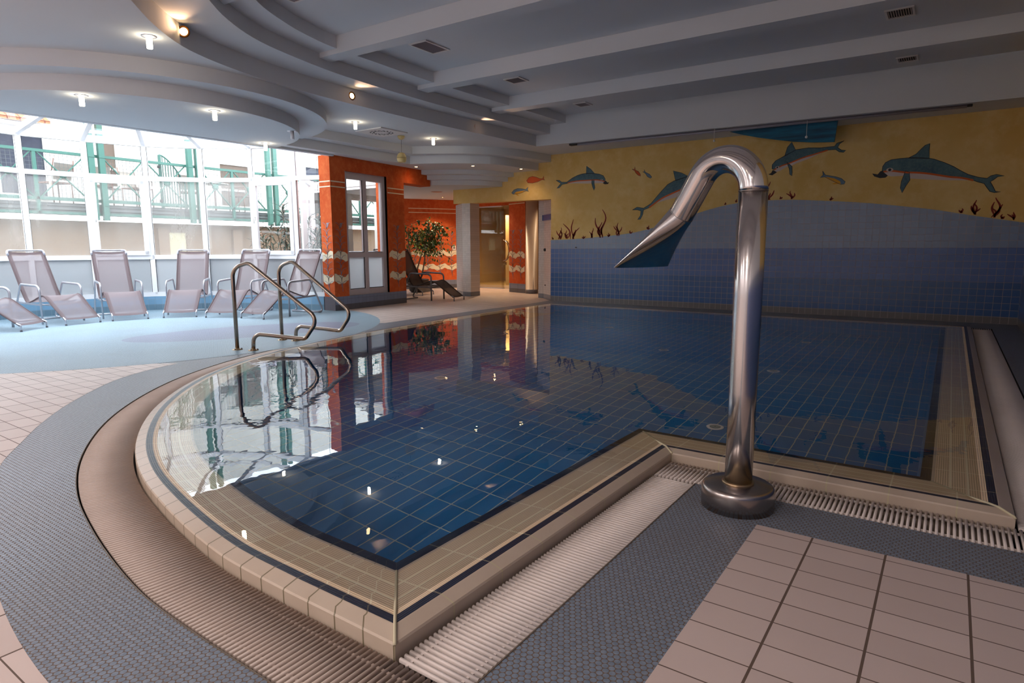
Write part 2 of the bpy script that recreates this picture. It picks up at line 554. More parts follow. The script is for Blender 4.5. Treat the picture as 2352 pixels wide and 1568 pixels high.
M['bark'] = plain('bark', rgb(104, 78, 56), 0.9, var=0.2, scale=12, bump=0.4)
M['pot'] = plain('dark_pot', rgb(38, 32, 32), 0.5)
M['flower'] = plain('dried_flower', rgb(206, 160, 140), 0.8)
M['coral'] = plain('dark_red_paint', rgb(132, 32, 18), 0.7)
M['dolph'] = plaster('grey_blue_paint', rgb(92, 122, 130), rgb(74, 100, 116), rgb(112, 136, 134), 6, 0.7, 0.05)
M['belly'] = plain('pale_paint', rgb(214, 196, 188), 0.75)
M['stripe'] = plain('orange_paint', rgb(214, 96, 28), 0.7)
M['ink'] = plain('black_paint', rgb(24, 24, 30), 0.6)
M['fisho'] = plain('orange_fish_paint', rgb(214, 92, 36), 0.7)
M['fishg'] = plain('blue_grey_fish_paint', rgb(106, 128, 146), 0.7)
M['fishy'] = plain('yellow_fish_paint', rgb(224, 158, 34), 0.7)
M['wave'] = NT('blue_wave_panel')
_w = M['wave']; _f = _w.noise(3, 5, 0.6, stretch=(0.6, 1, 9))
_w.col(_w.ramp(_f, [(0.3, rgb(4, 58, 84)), (0.6, rgb(6, 108, 142)), (0.75, rgb(20, 134, 164))])); _w.set(Roughness=0.6); M['wave'] = _w.mat

# mural outlines, metres on the wall (x, z)
EDGE=[(-6.382,1.279),(-5.793,1.295),(-5.069,1.346),(-4.478,1.411),(-3.88,1.547),(-3.357,1.708),(-2.973,1.812),(-2.603,1.878),(-2.245,1.906),(-1.729,1.901),(-1.239,1.865),(-0.623,1.805),(-0.044,1.723),(0.368,1.654),(0.762,1.569),(1.357,1.447)]
DOLPHINS={'a':{'body':[(-0.404,2.276),(-0.401,2.344),(-0.367,2.401),(-0.295,2.437),(-0.176,2.445),(-0.059,2.447),(0.071,2.438),(0.196,2.418),(0.258,2.401),(0.388,2.342),(0.503,2.277),(0.59,2.214),(0.689,2.151),(0.813,2.103),(0.913,2.081),(0.955,2.115),(1.018,2.129),(1.107,2.103),(1.034,2.097),(0.986,2.053),(0.956,2.031),(0.995,1.957),(1.026,1.893),(1.085,1.885),(1.015,1.877),(0.961,1.896),(0.917,1.962),(0.886,2.011),(0.805,2.04),(0.75,2.067),(0.612,2.111),(0.474,2.133),(0.333,2.167),(0.189,2.201),(0.045,2.225),(-0.102,2.238),(-0.252,2.262),(-0.372,2.265)],'fin':[(-0.074,2.443),(0.024,2.495),(0.089,2.571),(0.129,2.612),(0.186,2.634),(0.185,2.53),(0.197,2.415)],'belly':[(-0.385,2.266),(-0.252,2.262),(-0.102,2.238),(0.045,2.225),(0.189,2.201),(0.333,2.167),(0.474,2.133),(0.612,2.111),(0.756,2.064),(0.478,2.081),(0.197,2.11),(-0.029,2.141),(-0.113,2.185),(-0.276,2.186),(-0.338,2.207),(-0.378,2.24)],'beak':[(-0.399,2.279),(-0.426,2.274),(-0.461,2.229),(-0.536,2.247),(-0.505,2.201),(-0.426,2.17),(-0.351,2.173),(-0.322,2.202),(-0.363,2.239)],'flip':[(-0.096,2.254),(-0.043,2.234),(-0.027,2.116),(-0.072,2.034),(-0.116,1.93),(-0.143,2.005),(-0.136,2.106),(-0.113,2.188)],'stripe':[(-0.385,2.266),(-0.252,2.265),(-0.102,2.235),(0.045,2.221),(0.19,2.198),(0.333,2.164),(0.474,2.13),(0.612,2.108),(0.756,2.064)],'eye':[(-0.303,2.286),(0.03,)]},'b':{'body':[(-2.028,2.427),(-2.028,2.492),(-1.977,2.553),(-1.881,2.601),(-1.838,2.625),(-1.735,2.671),(-1.667,2.707),(-1.479,2.72),(-1.292,2.704),(-1.095,2.709),(-1.065,2.753),(-0.962,2.782),(-1.024,2.741),(-1.048,2.687),(-0.993,2.642),(-0.928,2.631),(-0.958,2.604),(-1.024,2.618),(-1.075,2.658),(-1.19,2.659),(-1.387,2.605),(-1.555,2.565),(-1.742,2.498),(-1.873,2.462),(-1.987,2.405)],'fin':[(-1.838,2.619),(-1.802,2.759),(-1.741,2.835),(-1.672,2.702)],'belly':[(-1.987,2.405),(-1.873,2.462),(-1.742,2.498),(-1.555,2.565),(-1.387,2.605),(-1.19,2.656),(-1.287,2.62),(-1.468,2.545),(-1.637,2.49),(-1.722,2.456),(-1.792,2.443),(-1.896,2.386),(-1.958,2.366)],'beak':[(-2.014,2.407),(-2.039,2.357),(-2.083,2.338),(-2.018,2.318),(-1.945,2.365)],'flip':[(-1.796,2.511),(-1.741,2.47),(-1.713,2.441),(-1.707,2.349),(-1.707,2.288),(-1.741,2.315),(-1.755,2.407)],'stripe':[(-1.996,2.406),(-1.873,2.466),(-1.743,2.502),(-1.555,2.569),(-1.387,2.609),(-1.19,2.657)],'eye':[(-1.944,2.443),(0.02,)]},'c':{'body':[(-6.271,2.5),(-6.193,2.495),(-6.138,2.455),(-6.017,2.447),(-5.888,2.522),(-5.76,2.569),(-5.654,2.589),(-5.57,2.592),(-5.383,2.578),(-5.28,2.56),(-5.188,2.522),(-5.146,2.457),(-5.146,2.416),(-5.217,2.426),(-5.34,2.451),(-5.547,2.455),(-5.758,2.459),(-5.908,2.441),(-6.017,2.42),(-6.126,2.408),(-6.192,2.346),(-6.254,2.335),(-6.214,2.375),(-6.159,2.428),(-6.204,2.459)],'fin':[(-5.57,2.587),(-5.566,2.736),(-5.467,2.666),(-5.373,2.574)],'belly':[(-6.017,2.423),(-5.908,2.445),(-5.758,2.459),(-5.547,2.455),(-5.34,2.451),(-5.217,2.426),(-5.145,2.413),(-5.195,2.38),(-5.338,2.385),(-5.546,2.392),(-5.843,2.413)],'beak':[(-5.15,2.422),(-5.125,2.415),(-5.095,2.383),(-5.059,2.389),(-5.084,2.355),(-5.154,2.354),(-5.195,2.38)],'flip':[(-5.443,2.458),(-5.385,2.449),(-5.383,2.373),(-5.368,2.3),(-5.387,2.247),(-5.42,2.312),(-5.446,2.395)],'stripe':[(-5.995,2.428),(-5.908,2.445),(-5.758,2.457),(-5.547,2.455),(-5.34,2.451),(-5.217,2.426),(-5.156,2.41)],'eye':[(-5.221,2.444),(0.015,)]},'d':{'body':[(-4.55,1.836),(-4.456,1.885),(-4.322,1.862),(-4.23,1.91),(-4.175,1.943),(-4.086,2.041),(-3.98,2.155),(-3.858,2.275),(-3.736,2.334),(-3.476,2.401),(-3.322,2.399),(-3.203,2.358),(-3.141,2.282),(-3.214,2.221),(-3.348,2.196),(-3.589,2.168),(-3.798,2.095),(-3.976,2.019),(-4.155,1.907),(-4.228,1.859),(-4.321,1.827),(-4.337,1.741),(-4.382,1.655),(-4.439,1.648),(-4.384,1.725),(-4.377,1.812),(-4.454,1.836)],'fin':[(-3.709,2.333),(-3.76,2.516),(-3.6,2.467),(-3.459,2.395)],'belly':[(-4.192,1.874),(-3.976,2.019),(-3.798,2.095),(-3.589,2.168),(-3.348,2.196),(-3.214,2.221),(-3.279,2.159),(-3.447,2.094),(-3.689,2.031),(-3.866,1.997),(-4.065,1.947)],'beak':[(-3.144,2.287),(-3.098,2.247),(-3.056,2.252),(-3.096,2.214),(-3.163,2.218)],'flip':[(-3.467,2.17),(-3.399,2.174),(-3.36,2.073),(-3.383,1.992),(-3.428,2.06)],'stripe':[(-4.21,1.867),(-3.976,2.019),(-3.798,2.095),(-3.589,2.168),(-3.348,2.196)],'eye':[(-3.216,2.278),(0.02,)]}}
FISH={'orange':{'body':[(-7.007,2.536),(-6.948,2.6),(-6.854,2.619),(-6.761,2.597),(-6.668,2.559),(-6.604,2.555),(-6.572,2.613),(-6.572,2.547),(-6.546,2.521),(-6.61,2.536),(-6.714,2.499),(-6.854,2.479),(-6.972,2.49)]},'grey':{'body':[(-7.398,2.304),(-7.335,2.363),(-7.238,2.389),(-7.122,2.378),(-7.026,2.359),(-6.964,2.405),(-6.979,2.344),(-6.947,2.311),(-7.017,2.328),(-7.141,2.29),(-7.238,2.272),(-7.355,2.273)],'belly':[(-7.335,2.275),(-7.277,2.321),(-7.026,2.339),(-7.141,2.29),(-7.238,2.27)],'flip':[(-7.296,2.273),(-7.238,2.27),(-7.199,2.228),(-7.238,2.233)]},'small':{'body':[(-4.581,2.603),(-4.533,2.596),(-4.525,2.647),(-4.513,2.581),(-4.446,2.55),(-4.407,2.496),(-4.4,2.461),(-4.454,2.482),(-4.502,2.528),(-4.528,2.573)]},'tiny':{'body':[(-4.361,2.539),(-4.328,2.537),(-4.334,2.58),(-4.305,2.528),(-4.22,2.484),(-4.172,2.429),(-4.199,2.409),(-4.265,2.444),(-4.294,2.489),(-4.323,2.519)]},'right':{'body':[(-1.244,2.335),(-1.198,2.269),(-1.047,2.233),(-0.964,2.201),(-0.903,2.144),(-0.917,2.109),(-0.965,2.107),(-1.041,2.143),(-1.127,2.193),(-1.205,2.239),(-1.276,2.233),(-1.235,2.272)],'belly':[(-1.196,2.242),(-1.062,2.207),(-0.977,2.157),(-0.966,2.111),(-1.041,2.14),(-1.127,2.19)],'flip':[(-1.041,2.143),(-0.991,2.119),(-1.064,2.113),(-1.098,2.125)]}}
CORALS=[(-6.34,1.289,0.057),(-6.17,1.287,0.248),(-6.01,1.304,0.171),(-5.88,1.29,0.404),(-5.61,1.294,0.066),(-5.42,1.307,0.203),(-5.21,1.314,0.555),(-5.05,1.326,0.082),(-4.85,1.342,0.26),(-4.58,1.383,0.067),(-4.22,1.456,0.078),(-2.78,1.863,0.041),(-2.59,1.895,0.056),(-2.06,1.913,0.302),(-1.86,1.919,0.041),(-1.69,1.911,0.134),(-1.09,1.86,0.063),(0.65,1.603,0.066),(0.81,1.574,0.21),(1.03,1.527,0.279),(1.14,1.503,0.067),(1.26,1.485,0.111)]

# water: clear, gently rippled
_m = NT('pool_water')
_g = _m.n('ShaderNodeBsdfGlass'); _g.inputs['IOR'].default_value = 1.333; _g.inputs['Roughness'].default_value = 0.0
_g.inputs['Color'].default_value = (0.97, 0.99, 1.0, 1)
_bp = _m.n('ShaderNodeBump'); _bp.inputs['Strength'].default_value = 1.0; _bp.inputs['Distance'].default_value = 0.0022
_msk = _m.ramp(_m.noise(0.8, 2), [(0.42, (0.12, 0.12, 0.12, 1)), (0.66, (1, 1, 1, 1))])
_m.put(_bp.inputs['Height'], _m.math('MULTIPLY', _m.noise(3.2, 3, 0.55), _msk))
_m.t.links.new(_bp.outputs[0], _g.inputs['Normal'])
_m.t.links.new(_g.outputs[0], _m.out.inputs['Surface'])
M['water'] = _m.mat

# ================================================================= floor, pool
ZW = 0.046
NEARC = [(-1.035, -1.374), (-1.30, -1.368), (-1.474, -1.355), (-1.738, -1.315), (-2.062, -1.25), (-2.42, -1.16), (-2.75, -1.045), (-3.06, -0.905), (-3.40, -0.715),
         (-3.72, -0.50), (-4.03, -0.245), (-4.33, 0.05), (-4.60, 0.37), (-4.83, 0.72), (-5.02, 1.08), (-5.18, 1.48), (-5.33, 1.95), (-5.46, 2.55), (-5.58, 3.3),
         (-5.69, 4.3), (-5.76, 5.3), (-5.80, 6.3), (-5.81, 7.2), (-5.81, 7.95)]
CURVE = smooth_curve(NEARC, 0.06)
# base (outer foot of the coping), anticlockwise seen from above starting at the near corner: A edge, X edge, right, back, curve
BX, IY, RX, BY = -0.565, 0.60, 0.885, 7.95
NY = -1.374
EDGE_A = [(BX, NY), (-0.530, IY)]
EDGE_X = [(-0.530, IY), (RX, IY)]
EDGE_R = [(RX, IY), (RX, BY)]
EDGE_B = [(RX, BY), (-5.81, BY)]
EDGE_C = CURVE[::-1] + [(BX, NY)]
LOOP = EDGE_A[:-1] + EDGE_X[:-1] + EDGE_R[:-1] + EDGE_B[:-1] + EDGE_C[:-1]


def clean(l):
    out = []
    for p in l:
        if not out or math.dist(out[-1], p) > 1e-4: out.append(p)
    if math.dist(out[0], out[-1]) < 1e-4: out.pop()
    return out


LOOP = clean(LOOP)


def offset_loop(loop, d, closed=True):
    """inward (left of the anticlockwise run) offset with mitred corners"""
    n = len(loop); out = []
    for i in range(n):
        p = Vector(loop[i])
        a = Vector(loop[i - 1]) if (closed or i > 0) else None
        b = Vector(loop[(i + 1) % n]) if (closed or i < n - 1) else None
        d1 = (p - a).normalized() if a is not None else None
        d2 = (b - p).normalized() if b is not None else None
        if d1 is None: d1 = d2
        if d2 is None: d2 = d1
        n1 = Vector((-d1.y, d1.x)); n2 = Vector((-d2.y, d2.x))
        mm = n1 + n2
        k = mm.length_squared
        q = p + mm * (2 * d / k) if k > 1e-6 else p + n1 * d
        out.append((q.x, q.y))
    return out


def arclen(loop):
    s = [0.0]
    for i in range(1, len(loop)): s.append(s[-1] + math.dist(loop[i], loop[i - 1]))
    return s


# swept edge: profile (inward distance, height) split in bands by material
PROF = [(0.0, -0.125), (0.0, 0.033), (0.004, 0.039), (0.046, 0.050), (0.050, 0.051), (0.053, 0.051), (0.085, 0.049), (0.087, 0.0485),
        (0.150, 0.0405), (0.215, 0.0325), (0.275, 0.0260), (0.282, 0.0255), (0.288, 0.0235), (0.332, 0.018), (0.345, -0.030), (0.352, -1.22)]
BAND = ['cop'] * 4 + ['cop', 'navy', 'rib', 'rib', 'rib', 'rib', 'cop', 'cop', 'navy', 'wall', 'wall']
segs = [('A', EDGE_A), ('X', EDGE_X), ('R', EDGE_R), ('B', EDGE_B), ('C', EDGE_C)]
offs = {}
for d, _ in PROF:
    if d not in offs: offs[d] = offset_loop(LOOP, d)
idx_of = {}
start = 0
cop_names = {'A': 'trim_1', 'X': 'trim_2', 'R': 'trim_3', 'B': 'trim_4', 'C': 'trim_5'}
counts = {'A': 1, 'X': 1, 'R': 1, 'B': 1, 'C': len(clean(EDGE_C + [(99, 99)])) - 2}
pos0 = 0
for key, e in segs:
    cnt = counts[key]
    ids = [(pos0 + i) % len(LOOP) for i in range(cnt + 1)]
    pos0 += cnt
    base = [LOOP[i] for i in ids]
    s = arclen(base)
    L = s[-1]
    short = key == 'C'
    mats = [M['cops' if short else 'copl'], M['navys' if short else 'navy'], M['ribs' if short else 'ribl'], M['poolwy'] if key in 'AR' else M['poolwx']]
    mi = {'cop': 0, 'navy': 1, 'rib': 2, 'wall': 3}
    b = MB()
    sub = []
    for k in range(len(ids) - 1):
        sub.append((ids[k], ids[k + 1], s[k], s[k + 1]))
    for i0, i1, s0, s1 in sub:
        # mitre: u measured along the base line, moved by each offset point's own projection
        bd = Vector(LOOP[i1]) - Vector(LOOP[i0]); bl = bd.length; bd.normalize()
        for j in range(len(PROF) - 1):
            d0, z0 = PROF[j]; d1, z1 = PROF[j + 1]
            a0, a1 = offs[d0][i0], offs[d0][i1]; c0, c1 = offs[d1][i0], offs[d1][i1]
            def uu(p): return s0 + (Vector(p) - Vector(LOOP[i0])).dot(bd) / (1 if len(sub) == 1 else 1)
            if len(sub) == 1: us = [uu(a0), uu(a1), uu(c1), uu(c0)]
            else: us = [s0, s1, s1, s0]
            b.quad((*a0, z0), (*a1, z0), (*c1, z1), (*c0, z1), mi[BAND[j]],
                   uv=[(us[0], d0), (us[1], d0), (us[2], d1), (us[3], d1)])
    b.build(cop_names[key], mats, kind='structure')

# pool floor
b = MB(); b.poly([offs[0.352]], -1.22, 0)
b.build('pool_floor', M['poolf'], kind='structure')

# corner joint beads on the mitres of the near, inner and right corners
gr = plain('yellowed_grout', rgb(200, 188, 156), 0.7)
b = MB()
for ci in (0, 1, 2):
    pts = []
    for d, z in PROF[1:13]:
        q = offs[d][ci]; pts.append((q[0], q[1], z + 0.0015))
    b.tube(pts, 0.0055, 6)
b.build('trim_6', gr, kind='structure')

# water sheet
b = MB(); b.poly([offset_loop(LOOP, 0.0495)], ZW, 0)
b.build('pool_water', M['water'], kind='stuff', label='clear still water filling the indoor pool with faint ripples', cat='water')

# floor: penny mosaic with a hole for pool and grates
GW = 0.255
G_out = offset_loop(LOOP, -GW)
# grate channel ends: grates run along C (up to y 3.3), A, X and R
ncurve = counts['C']
outer = [(-13.5, -5.2), (1.438, -5.2), (1.438, 9.0), (-6.38, 9.0), (-6.38, 13.0), (-13.5, 13.0)]
# channel outline (right-handed run round pool): X-edge grate, right grate, back edge (no grate), left edge (no grate above y=3.3), curve grate, near corner
gy_end = 3.3
curve_pts = [p for p in LOOP[4:]]          # from back-left corner along the curve to before the near corner
hole = []
hole += [(-0.315, NY - GW), (-0.315, IY - GW)]
hole += [(RX + 0.235, IY - GW), (RX + 0.235, BY + 0.28), (RX - 0.02, BY + 0.28), (RX - 0.02, BY)]
hole += [(-5.81, BY)]
up = [p for p in CURVE[::-1] if p[1] > gy_end]
hole += up[1:]
offc = offset_loop(CURVE, GW, closed=False)
dn = [q for q, p in zip(offc[::-1], CURVE[::-1]) if p[1] <= gy_end]
hole += dn
hole += [(BX - 0.2, NY - GW)]
hole = clean(hole)
b = MB(); b.poly([outer, hole], 0.0, 0)
b.build('floor', M['penny'], kind='structure')

# gutter channels under the grates
b = MB()
n_ = len(hole)
for i in range(n_):
    a, c = hole[i - 1], hole[i]
    b.quad((*a, -0.12), (*c, -0.12), (*c, 0.0), (*a, 0.0))
b.poly([hole, offset_loop(LOOP, 0.002)], -0.12, 0)
b.build('gutter_floor', M['dark'], kind='structure')

# cream tile fields
b = MB()
b.poly([[(0.0356, -5.2), (1.2, -5.2), (1.2, -4.9), (1.438, -4.9), (1.438, 0.045), (0.0356, 0.045)]], 0.0010)
circ = [(-9.0 + 3.52 * math.cos(a), 1.72 + 3.50 * math.sin(a)) for a in [math.radians(t) for t in range(-75, 76, 3)]]
edge_l = [(-5.536, 0.615), (-5.412, 0.27), (-5.153, -0.135), (-4.635, -0.62), (-4.152, -0.975), (-3.742, -1.22), (-3.344, -1.438), (-2.7, -1.68), (-2.0, -1.85), (-1.3, -1.95), (-0.4, -1.96), (-0.32, -1.96), (-0.32, -5.2)]
poly = smooth_curve(edge_l[:11], 0.1) + edge_l[11:] + [(-8.4, -5.2)]
poly += [(-8.4, -1.85)] + [c for c in circ if c[1] < 0.60]
b.poly([clean(poly)], 0.0010)
# beyond the round field, up to the annex
right = [c for c in circ if c[1] > 4.05]
poly = [(-6.32, 4.12), (-6.36, 5.0), (-6.37, 6.5), (-6.33, 8.0), (-6.42, 9.0), (-6.9, 9.5), (-7.1, 13.0), (-13.5, 13.0), (-13.5, 6.98), (-8.60, 6.95), (-8.43, 4.95)]
b.poly([clean(poly + right[::-1])], 0.0010)
b.build('cream_tile_floor', M['cream'], kind='structure')
b = MB()
cc = [(-9.0 + 3.52 * math.cos(a), 1.72 + 3.50 * math.sin(a)) for a in [math.radians(t) for t in range(0, 360, 4)]]
clipc = [q for q in cc]
b.poly([clipc], 0.0016)
b.build('blue_mosaic_floor', M['pennyblue'], kind='structure')
b = MB()
ell = [(-7.15 + 0.95 * math.cos(a) * 0.75 - 0.0 + 0.35 * math.sin(a), 2.45 + 1.45 * math.sin(a) + 0.1 * math.cos(a)) for a in [math.radians(t) for t in range(0, 360, 6)]]
b.poly([ell], 0.0022)
b.build('violet_mosaic_floor', M['pennyviolet'], kind='structure')

# ---------------------------------------------------------------- grates
def bar_into(b, p, q, w=0.0105, zt=0.0, hgt=0.012):
    """one rounded grate bar from p to q"""
    p, q = Vector((p[0], p[1])), Vector((q[0], q[1]))
    d = (q - p).normalized(); s = Vector((-d.y, d.x))
    prof = [(-w / 2, -hgt), (-w / 2, -0.0035), (-w * 0.27, -0.0005), (w * 0.27, -0.0005), (w / 2, -0.0035), (w / 2, -hgt)]
    n = len(b.v)
    for e in (p, q):
        for a, z in prof: b.v.append((e.x + s.x * a, e.y + s.y * a, zt + z))
    for i in range(5): b.face((n + i, n + 6 + i, n + 7 + i, n + 1 + i), 0, smooth=True)
    b.face((n, n + 1, n + 2, n + 3, n + 4, n + 5)); b.face((n + 11, n + 10, n + 9, n + 8, n + 7, n + 6))


def rod(b, pts, z=-0.010):
    for i in range(len(pts) - 1):
        b.bar((*pts[i], z), (*pts[i + 1], z), 0.008, 0.008)


def straight_grate(x0, y0, x1, y1, w, pitch, label, rods=2, cross=None):
    """run from (x0,y0) to (x1,y1); bars reach w to the right side of the run"""
    a, c = Vector((x0, y0)), Vector((x1, y1))
    d = (c - a); L = d.length; d.normalize(); s = Vector((d.y, -d.x))
    n = int(L / pitch); b = MB(); rr_ = []
    for i in range(n):
        t = a + d * (pitch * (i + 0.5))
        bar_into(b, t, t + s * w)
    for k in range(rods):
        q = s * (w * (0.14 + 0.72 * k / max(1, rods - 1)))
        r = MB(); rod(r, [tuple(a + q), tuple(c + q)]); rr_.append(r)
    g = empty('overflow_grate', (0, 0, 0), label=label[0], cat='grate', group=label[1])
    b.build('bars', M['grate'], g)
    for r in rr_: r.build('support_rod', M['grate'], g)
    return g


GG = 'grates round the pool edge'
straight_grate(BX + 0.012, NY - 0.002, -0.535 + 0.012, IY - GW, 0.228, 0.0195, ('pale slatted grate between grey mosaic and peninsula side of pool', GG))
straight_grate(-0.530, IY - 0.012, RX + 0.225, IY - 0.012, 0.236, 0.0195, ('pale slatted grate passing behind the base of steel neck shower', GG))
straight_grate(RX + 0.012, IY - 0.005, RX + 0.012, BY + 0.10, 0.212, 0.0195, ('long slatted grate along the right edge of pool', GG))
# comb piece at the far end
b = MB()
for i in range(11):
    x = RX + 0.012 + 0.0195 * (i + 0.5)
    bar_into(b, (x, BY + 0.11), (x, BY + 0.27))
r = MB(); rod(r, [(RX + 0.01, BY + 0.14), (RX + 0.225, BY + 0.14)])
g = empty('overflow_grate', (0, 0, 0)); b.build('bars', M['grate'], g); r.build('support_rod', M['grate'], g)
tag(g, label='short comb shaped grate piece at far right pool corner', cat='grate', group=GG)
# curved grate in removable sections
cv = [p for p in smooth_curve(NEARC, 0.0195) if p[1] <= gy_end]
k = int((BX + 0.25 + 1.035) / 0.0195)
cvx = [(-0.315 - 0.0195 * i, NY) for i in range(37)] + cv[0:]
tot = len(cvx)
labs = ['curved grate section below the near corner of pool', 'curved grate section just left of the near pool corner', 'curved grate section before the wide bulge of pool',
        'curved grate section at the widest bulge of pool', 'curved grate section past the widest bulge of pool', 'curved grate section in front of round handrails',
        'curved grate section beside the handrail bases', 'last curved grate section beyond both handrails']
step = math.ceil(tot / 8)
for si in range(8):
    b = MB(); i0, i1 = si * step, min(tot, (si + 1) * step)
    rp1, rp2 = [], []
    for i in range(i0, i1):
        p = Vector(cvx[i]); a = Vector(cvx[max(0, i - 1)]); c = Vector(cvx[min(tot - 1, i + 1)])
        d = (c - a).normalized(); s = Vector((d.y, -d.x)) * -1
        if s.y > 0 and i < 60: s = -s
        if i >= 60 and (s.x > 0): s = -s
        bar_into(b, p + s * 0.010, p + s * 0.245)
        if i % 4 == 0 or i == i1 - 1:
            rp1.append(tuple(p + s * 0.05)); rp2.append(tuple(p + s * 0.205))
    g = empty('overflow_grate', (0, 0, 0)); b.build('bars', M['gratec'], g)
    for rp_ in (rp1, rp2): r = MB(); rod(r, rp_); r.build('support_rod', M['gratec'], g)
    tag(g, label=labs[si], cat='grate', group=GG)
# slim steel angle along the outer side of the curved grate
b = MB()
prev = None
for p, q in zip(CURVE, offc):
    if p[1] > gy_end: break
    if prev: b.bar((*prev, -0.004), (*q, -0.004), 0.004, 0.012)
    prev = q
b.bar((-0.315, NY - GW, -0.004), (-1.035, NY - GW, -0.004), 0.004, 0.012)
b.bar((-0.317, NY - GW, -0.004), (-0.317, IY - GW, -0.004), 0.004, 0.012)
b.build('trim_7', plain('brown_edge_profile', rgb(112, 98, 84), 0.5), kind='structure')

# floor inlets in the pool
for k, (x, y, w_) in enumerate([(-0.86, 2.46, 'nearest the shower'), (-0.88, 4.55, 'middle of the right row'), (-0.91, 6.55, 'farthest of the right row'), (-2.31, 5.06, 'in the middle of the pool'),
                                (-3.70, 2.38, 'nearest on the left side'), (-3.75, 6.45, 'farthest on the left side')]):
    t = empty('pool_inlet', (x, y, -1.22), label='round white inlet disc in pool floor, ' + w_, cat='pool inlet', group='inlet discs in the pool floor')
    b = MB(); b.lathe([(0.066, 0.0), (0.066, 0.006), (0.060, 0.009), (0.048, 0.010)], 28); b.build('rim', M['plasw'], t)
    b = MB(); b.lathe([(0.043, 0.0), (0.043, 0.010), (0.034, 0.013), (0.0001, 0.014)], 28); b.build('disc', plain('inlet_disc', rgb(150, 162, 160), 0.5) if k == 0 else bpy.data.materials['inlet_disc'], t)
    b = MB(); b.ball((0, 0, 0.014), 0.005, 8); b.build('screw', M['steelb'], t)

# ================================================================= walls
# mural wall
def muralwall():
    b = MB(); y = 9.0
    T = lambda u, v: (u, y, v)
    e = [(x, z) for x, z in EDGE]
    e[0] = (-6.39, e[0][1]); e[-1] = (1.438, e[-1][1] - 0.01)
    es = smooth_curve(e, 0.12); es[0] = e[0]; es[-1] = e[-1]
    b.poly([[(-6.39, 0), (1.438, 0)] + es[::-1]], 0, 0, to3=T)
    b.poly([es + [(1.438, 3.1), (-9.05, 3.1), (-9.05, 2.135), (-6.39, 2.125)]], 0, 1, to3=T)
    # header underside and back
    b.quad((-9.05, y, 2.135), (-6.39, y, 2.125), (-6.39, y + 0.22, 2.125), (-9.05, y + 0.22, 2.135), 1)
    b.quad((-9.05, y + 0.22, 2.135), (-6.39, y + 0.22, 2.125), (-6.39, y + 0.22, 3.1), (-9.05, y + 0.22, 3.1), 1)
    b.quad((-9.05, y, 2.135), (-9.05, y, 3.1), (-9.05, y + 0.22, 3.1), (-9.05, y + 0.22, 2.135), 1)
    b.quad((-6.39, y + 0.01, 2.12), (-6.39, y + 0.01, 0), (1.5, y + 0.2, 0), (1.5, y + 0.2, 3.1), 1)
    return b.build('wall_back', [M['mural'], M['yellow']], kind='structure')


wb = muralwall()


def decal(name, pts, mat, off, parent, **k):
    """painted shape a hair in front of the wall plane"""
    b = MB(); T = lambda u, v: (u, 9.0 - off, v)
    b.poly([pts], 0, 0, to3=T)
    return b.build(name, mat, parent, **k)


def stroke(b, pts, w, off, taper=True, mat=0):
    """painted brush line on the wall"""
    n = len(pts)
    L, Rr = [], []
    for i, p in enumerate(pts):
        a = Vector(pts[max(0, i - 1)]); c = Vector(pts[min(n - 1, i + 1)])
        d = (c - a).normalized(); s = Vector((-d.y, d.x))
        ww = w * (math.sin(PI * (0.12 + 0.88 * (1 - i / (n - 1)) * 0.9)) if taper else 1) * 0.5
        L.append(Vector(p) + s * ww); Rr.append(Vector(p) - s * ww)
    for i in range(n - 1):
        b.quad(*[(q.x, 9.0 - off, q.y) for q in (L[i], L[i + 1], Rr[i + 1], Rr[i])], mat)


def outline(b, pts, w, off):
    pts = [tuple(p) for p in pts] + [tuple(pts[0])]
    stroke(b, pts, w, off, taper=False)


dl = {'a': 'large painted dolphin facing left at the right of mural', 'b': 'painted dolphin diving left below the blue panel', 'c': 'small painted dolphin facing right at left of mural',
      'd': 'painted dolphin leaping up behind the shower spout'}
for key, D_ in DOLPHINS.items():
    body = smooth_curve(D_['body'] + [D_['body'][0]], 0.025 if key != 'a' else 0.03)[:-1] if False else D_['body']
    o = decal('painted_dolphin', body, M['dolph'], 0.002, wb, label=dl[key])
    decal('fin', D_['fin'], M['dolph'], 0.0022, o)
    decal('belly', D_['belly'], M['belly'], 0.0026, o)
    decal('flipper', D_['flip'], M['dolph'], 0.0032, o)
    decal('beak', D_['beak'], M['ink'], 0.0030, o)
    b = MB(); outline(b, body, 0.008, 0.0030); outline(b, D_['fin'], 0.007, 0.003); outline(b, D_['flip'], 0.007, 0.0036)
    b.build('outline', M['ink'], o)
    b = MB(); st = smooth_curve(D_['stripe'], 0.03)
    stroke(b, st, 0.026 if key in 'ad' else 0.02, 0.0034, taper=False); b.build('stripe', M['stripe'], o)
    ex, ez = D_['eye'][0]; r = D_['eye'][1][0]
    b = MB(); b.poly([[(ex + 1.6 * r * math.cos(a), ez + r * math.sin(a)) for a in [PI * k / 6 for k in range(12)]]], 0, 0, to3=lambda u, v: (u, 8.9962, v))
    b.poly([[(ex + 0.7 * r * math.cos(a), ez + 0.7 * r * math.sin(a)) for a in [PI * k / 6 for k in range(12)]]], 0, 1, to3=lambda u, v: (u, 8.9956, v))
    b.build('eye', [M['belly'], M['ink']], o)
fl = {'orange': ('fisho', 'painted orange fish at left end of mural'), 'grey': ('fishg', 'painted blue grey fish with yellow belly above the doorway'), 'small': ('fisho', 'tiny painted orange fish diving down'),
      'tiny': ('fishg', 'tiny painted grey fish diving down'), 'right': ('fishg', 'painted grey fish with yellow belly between two dolphins')}
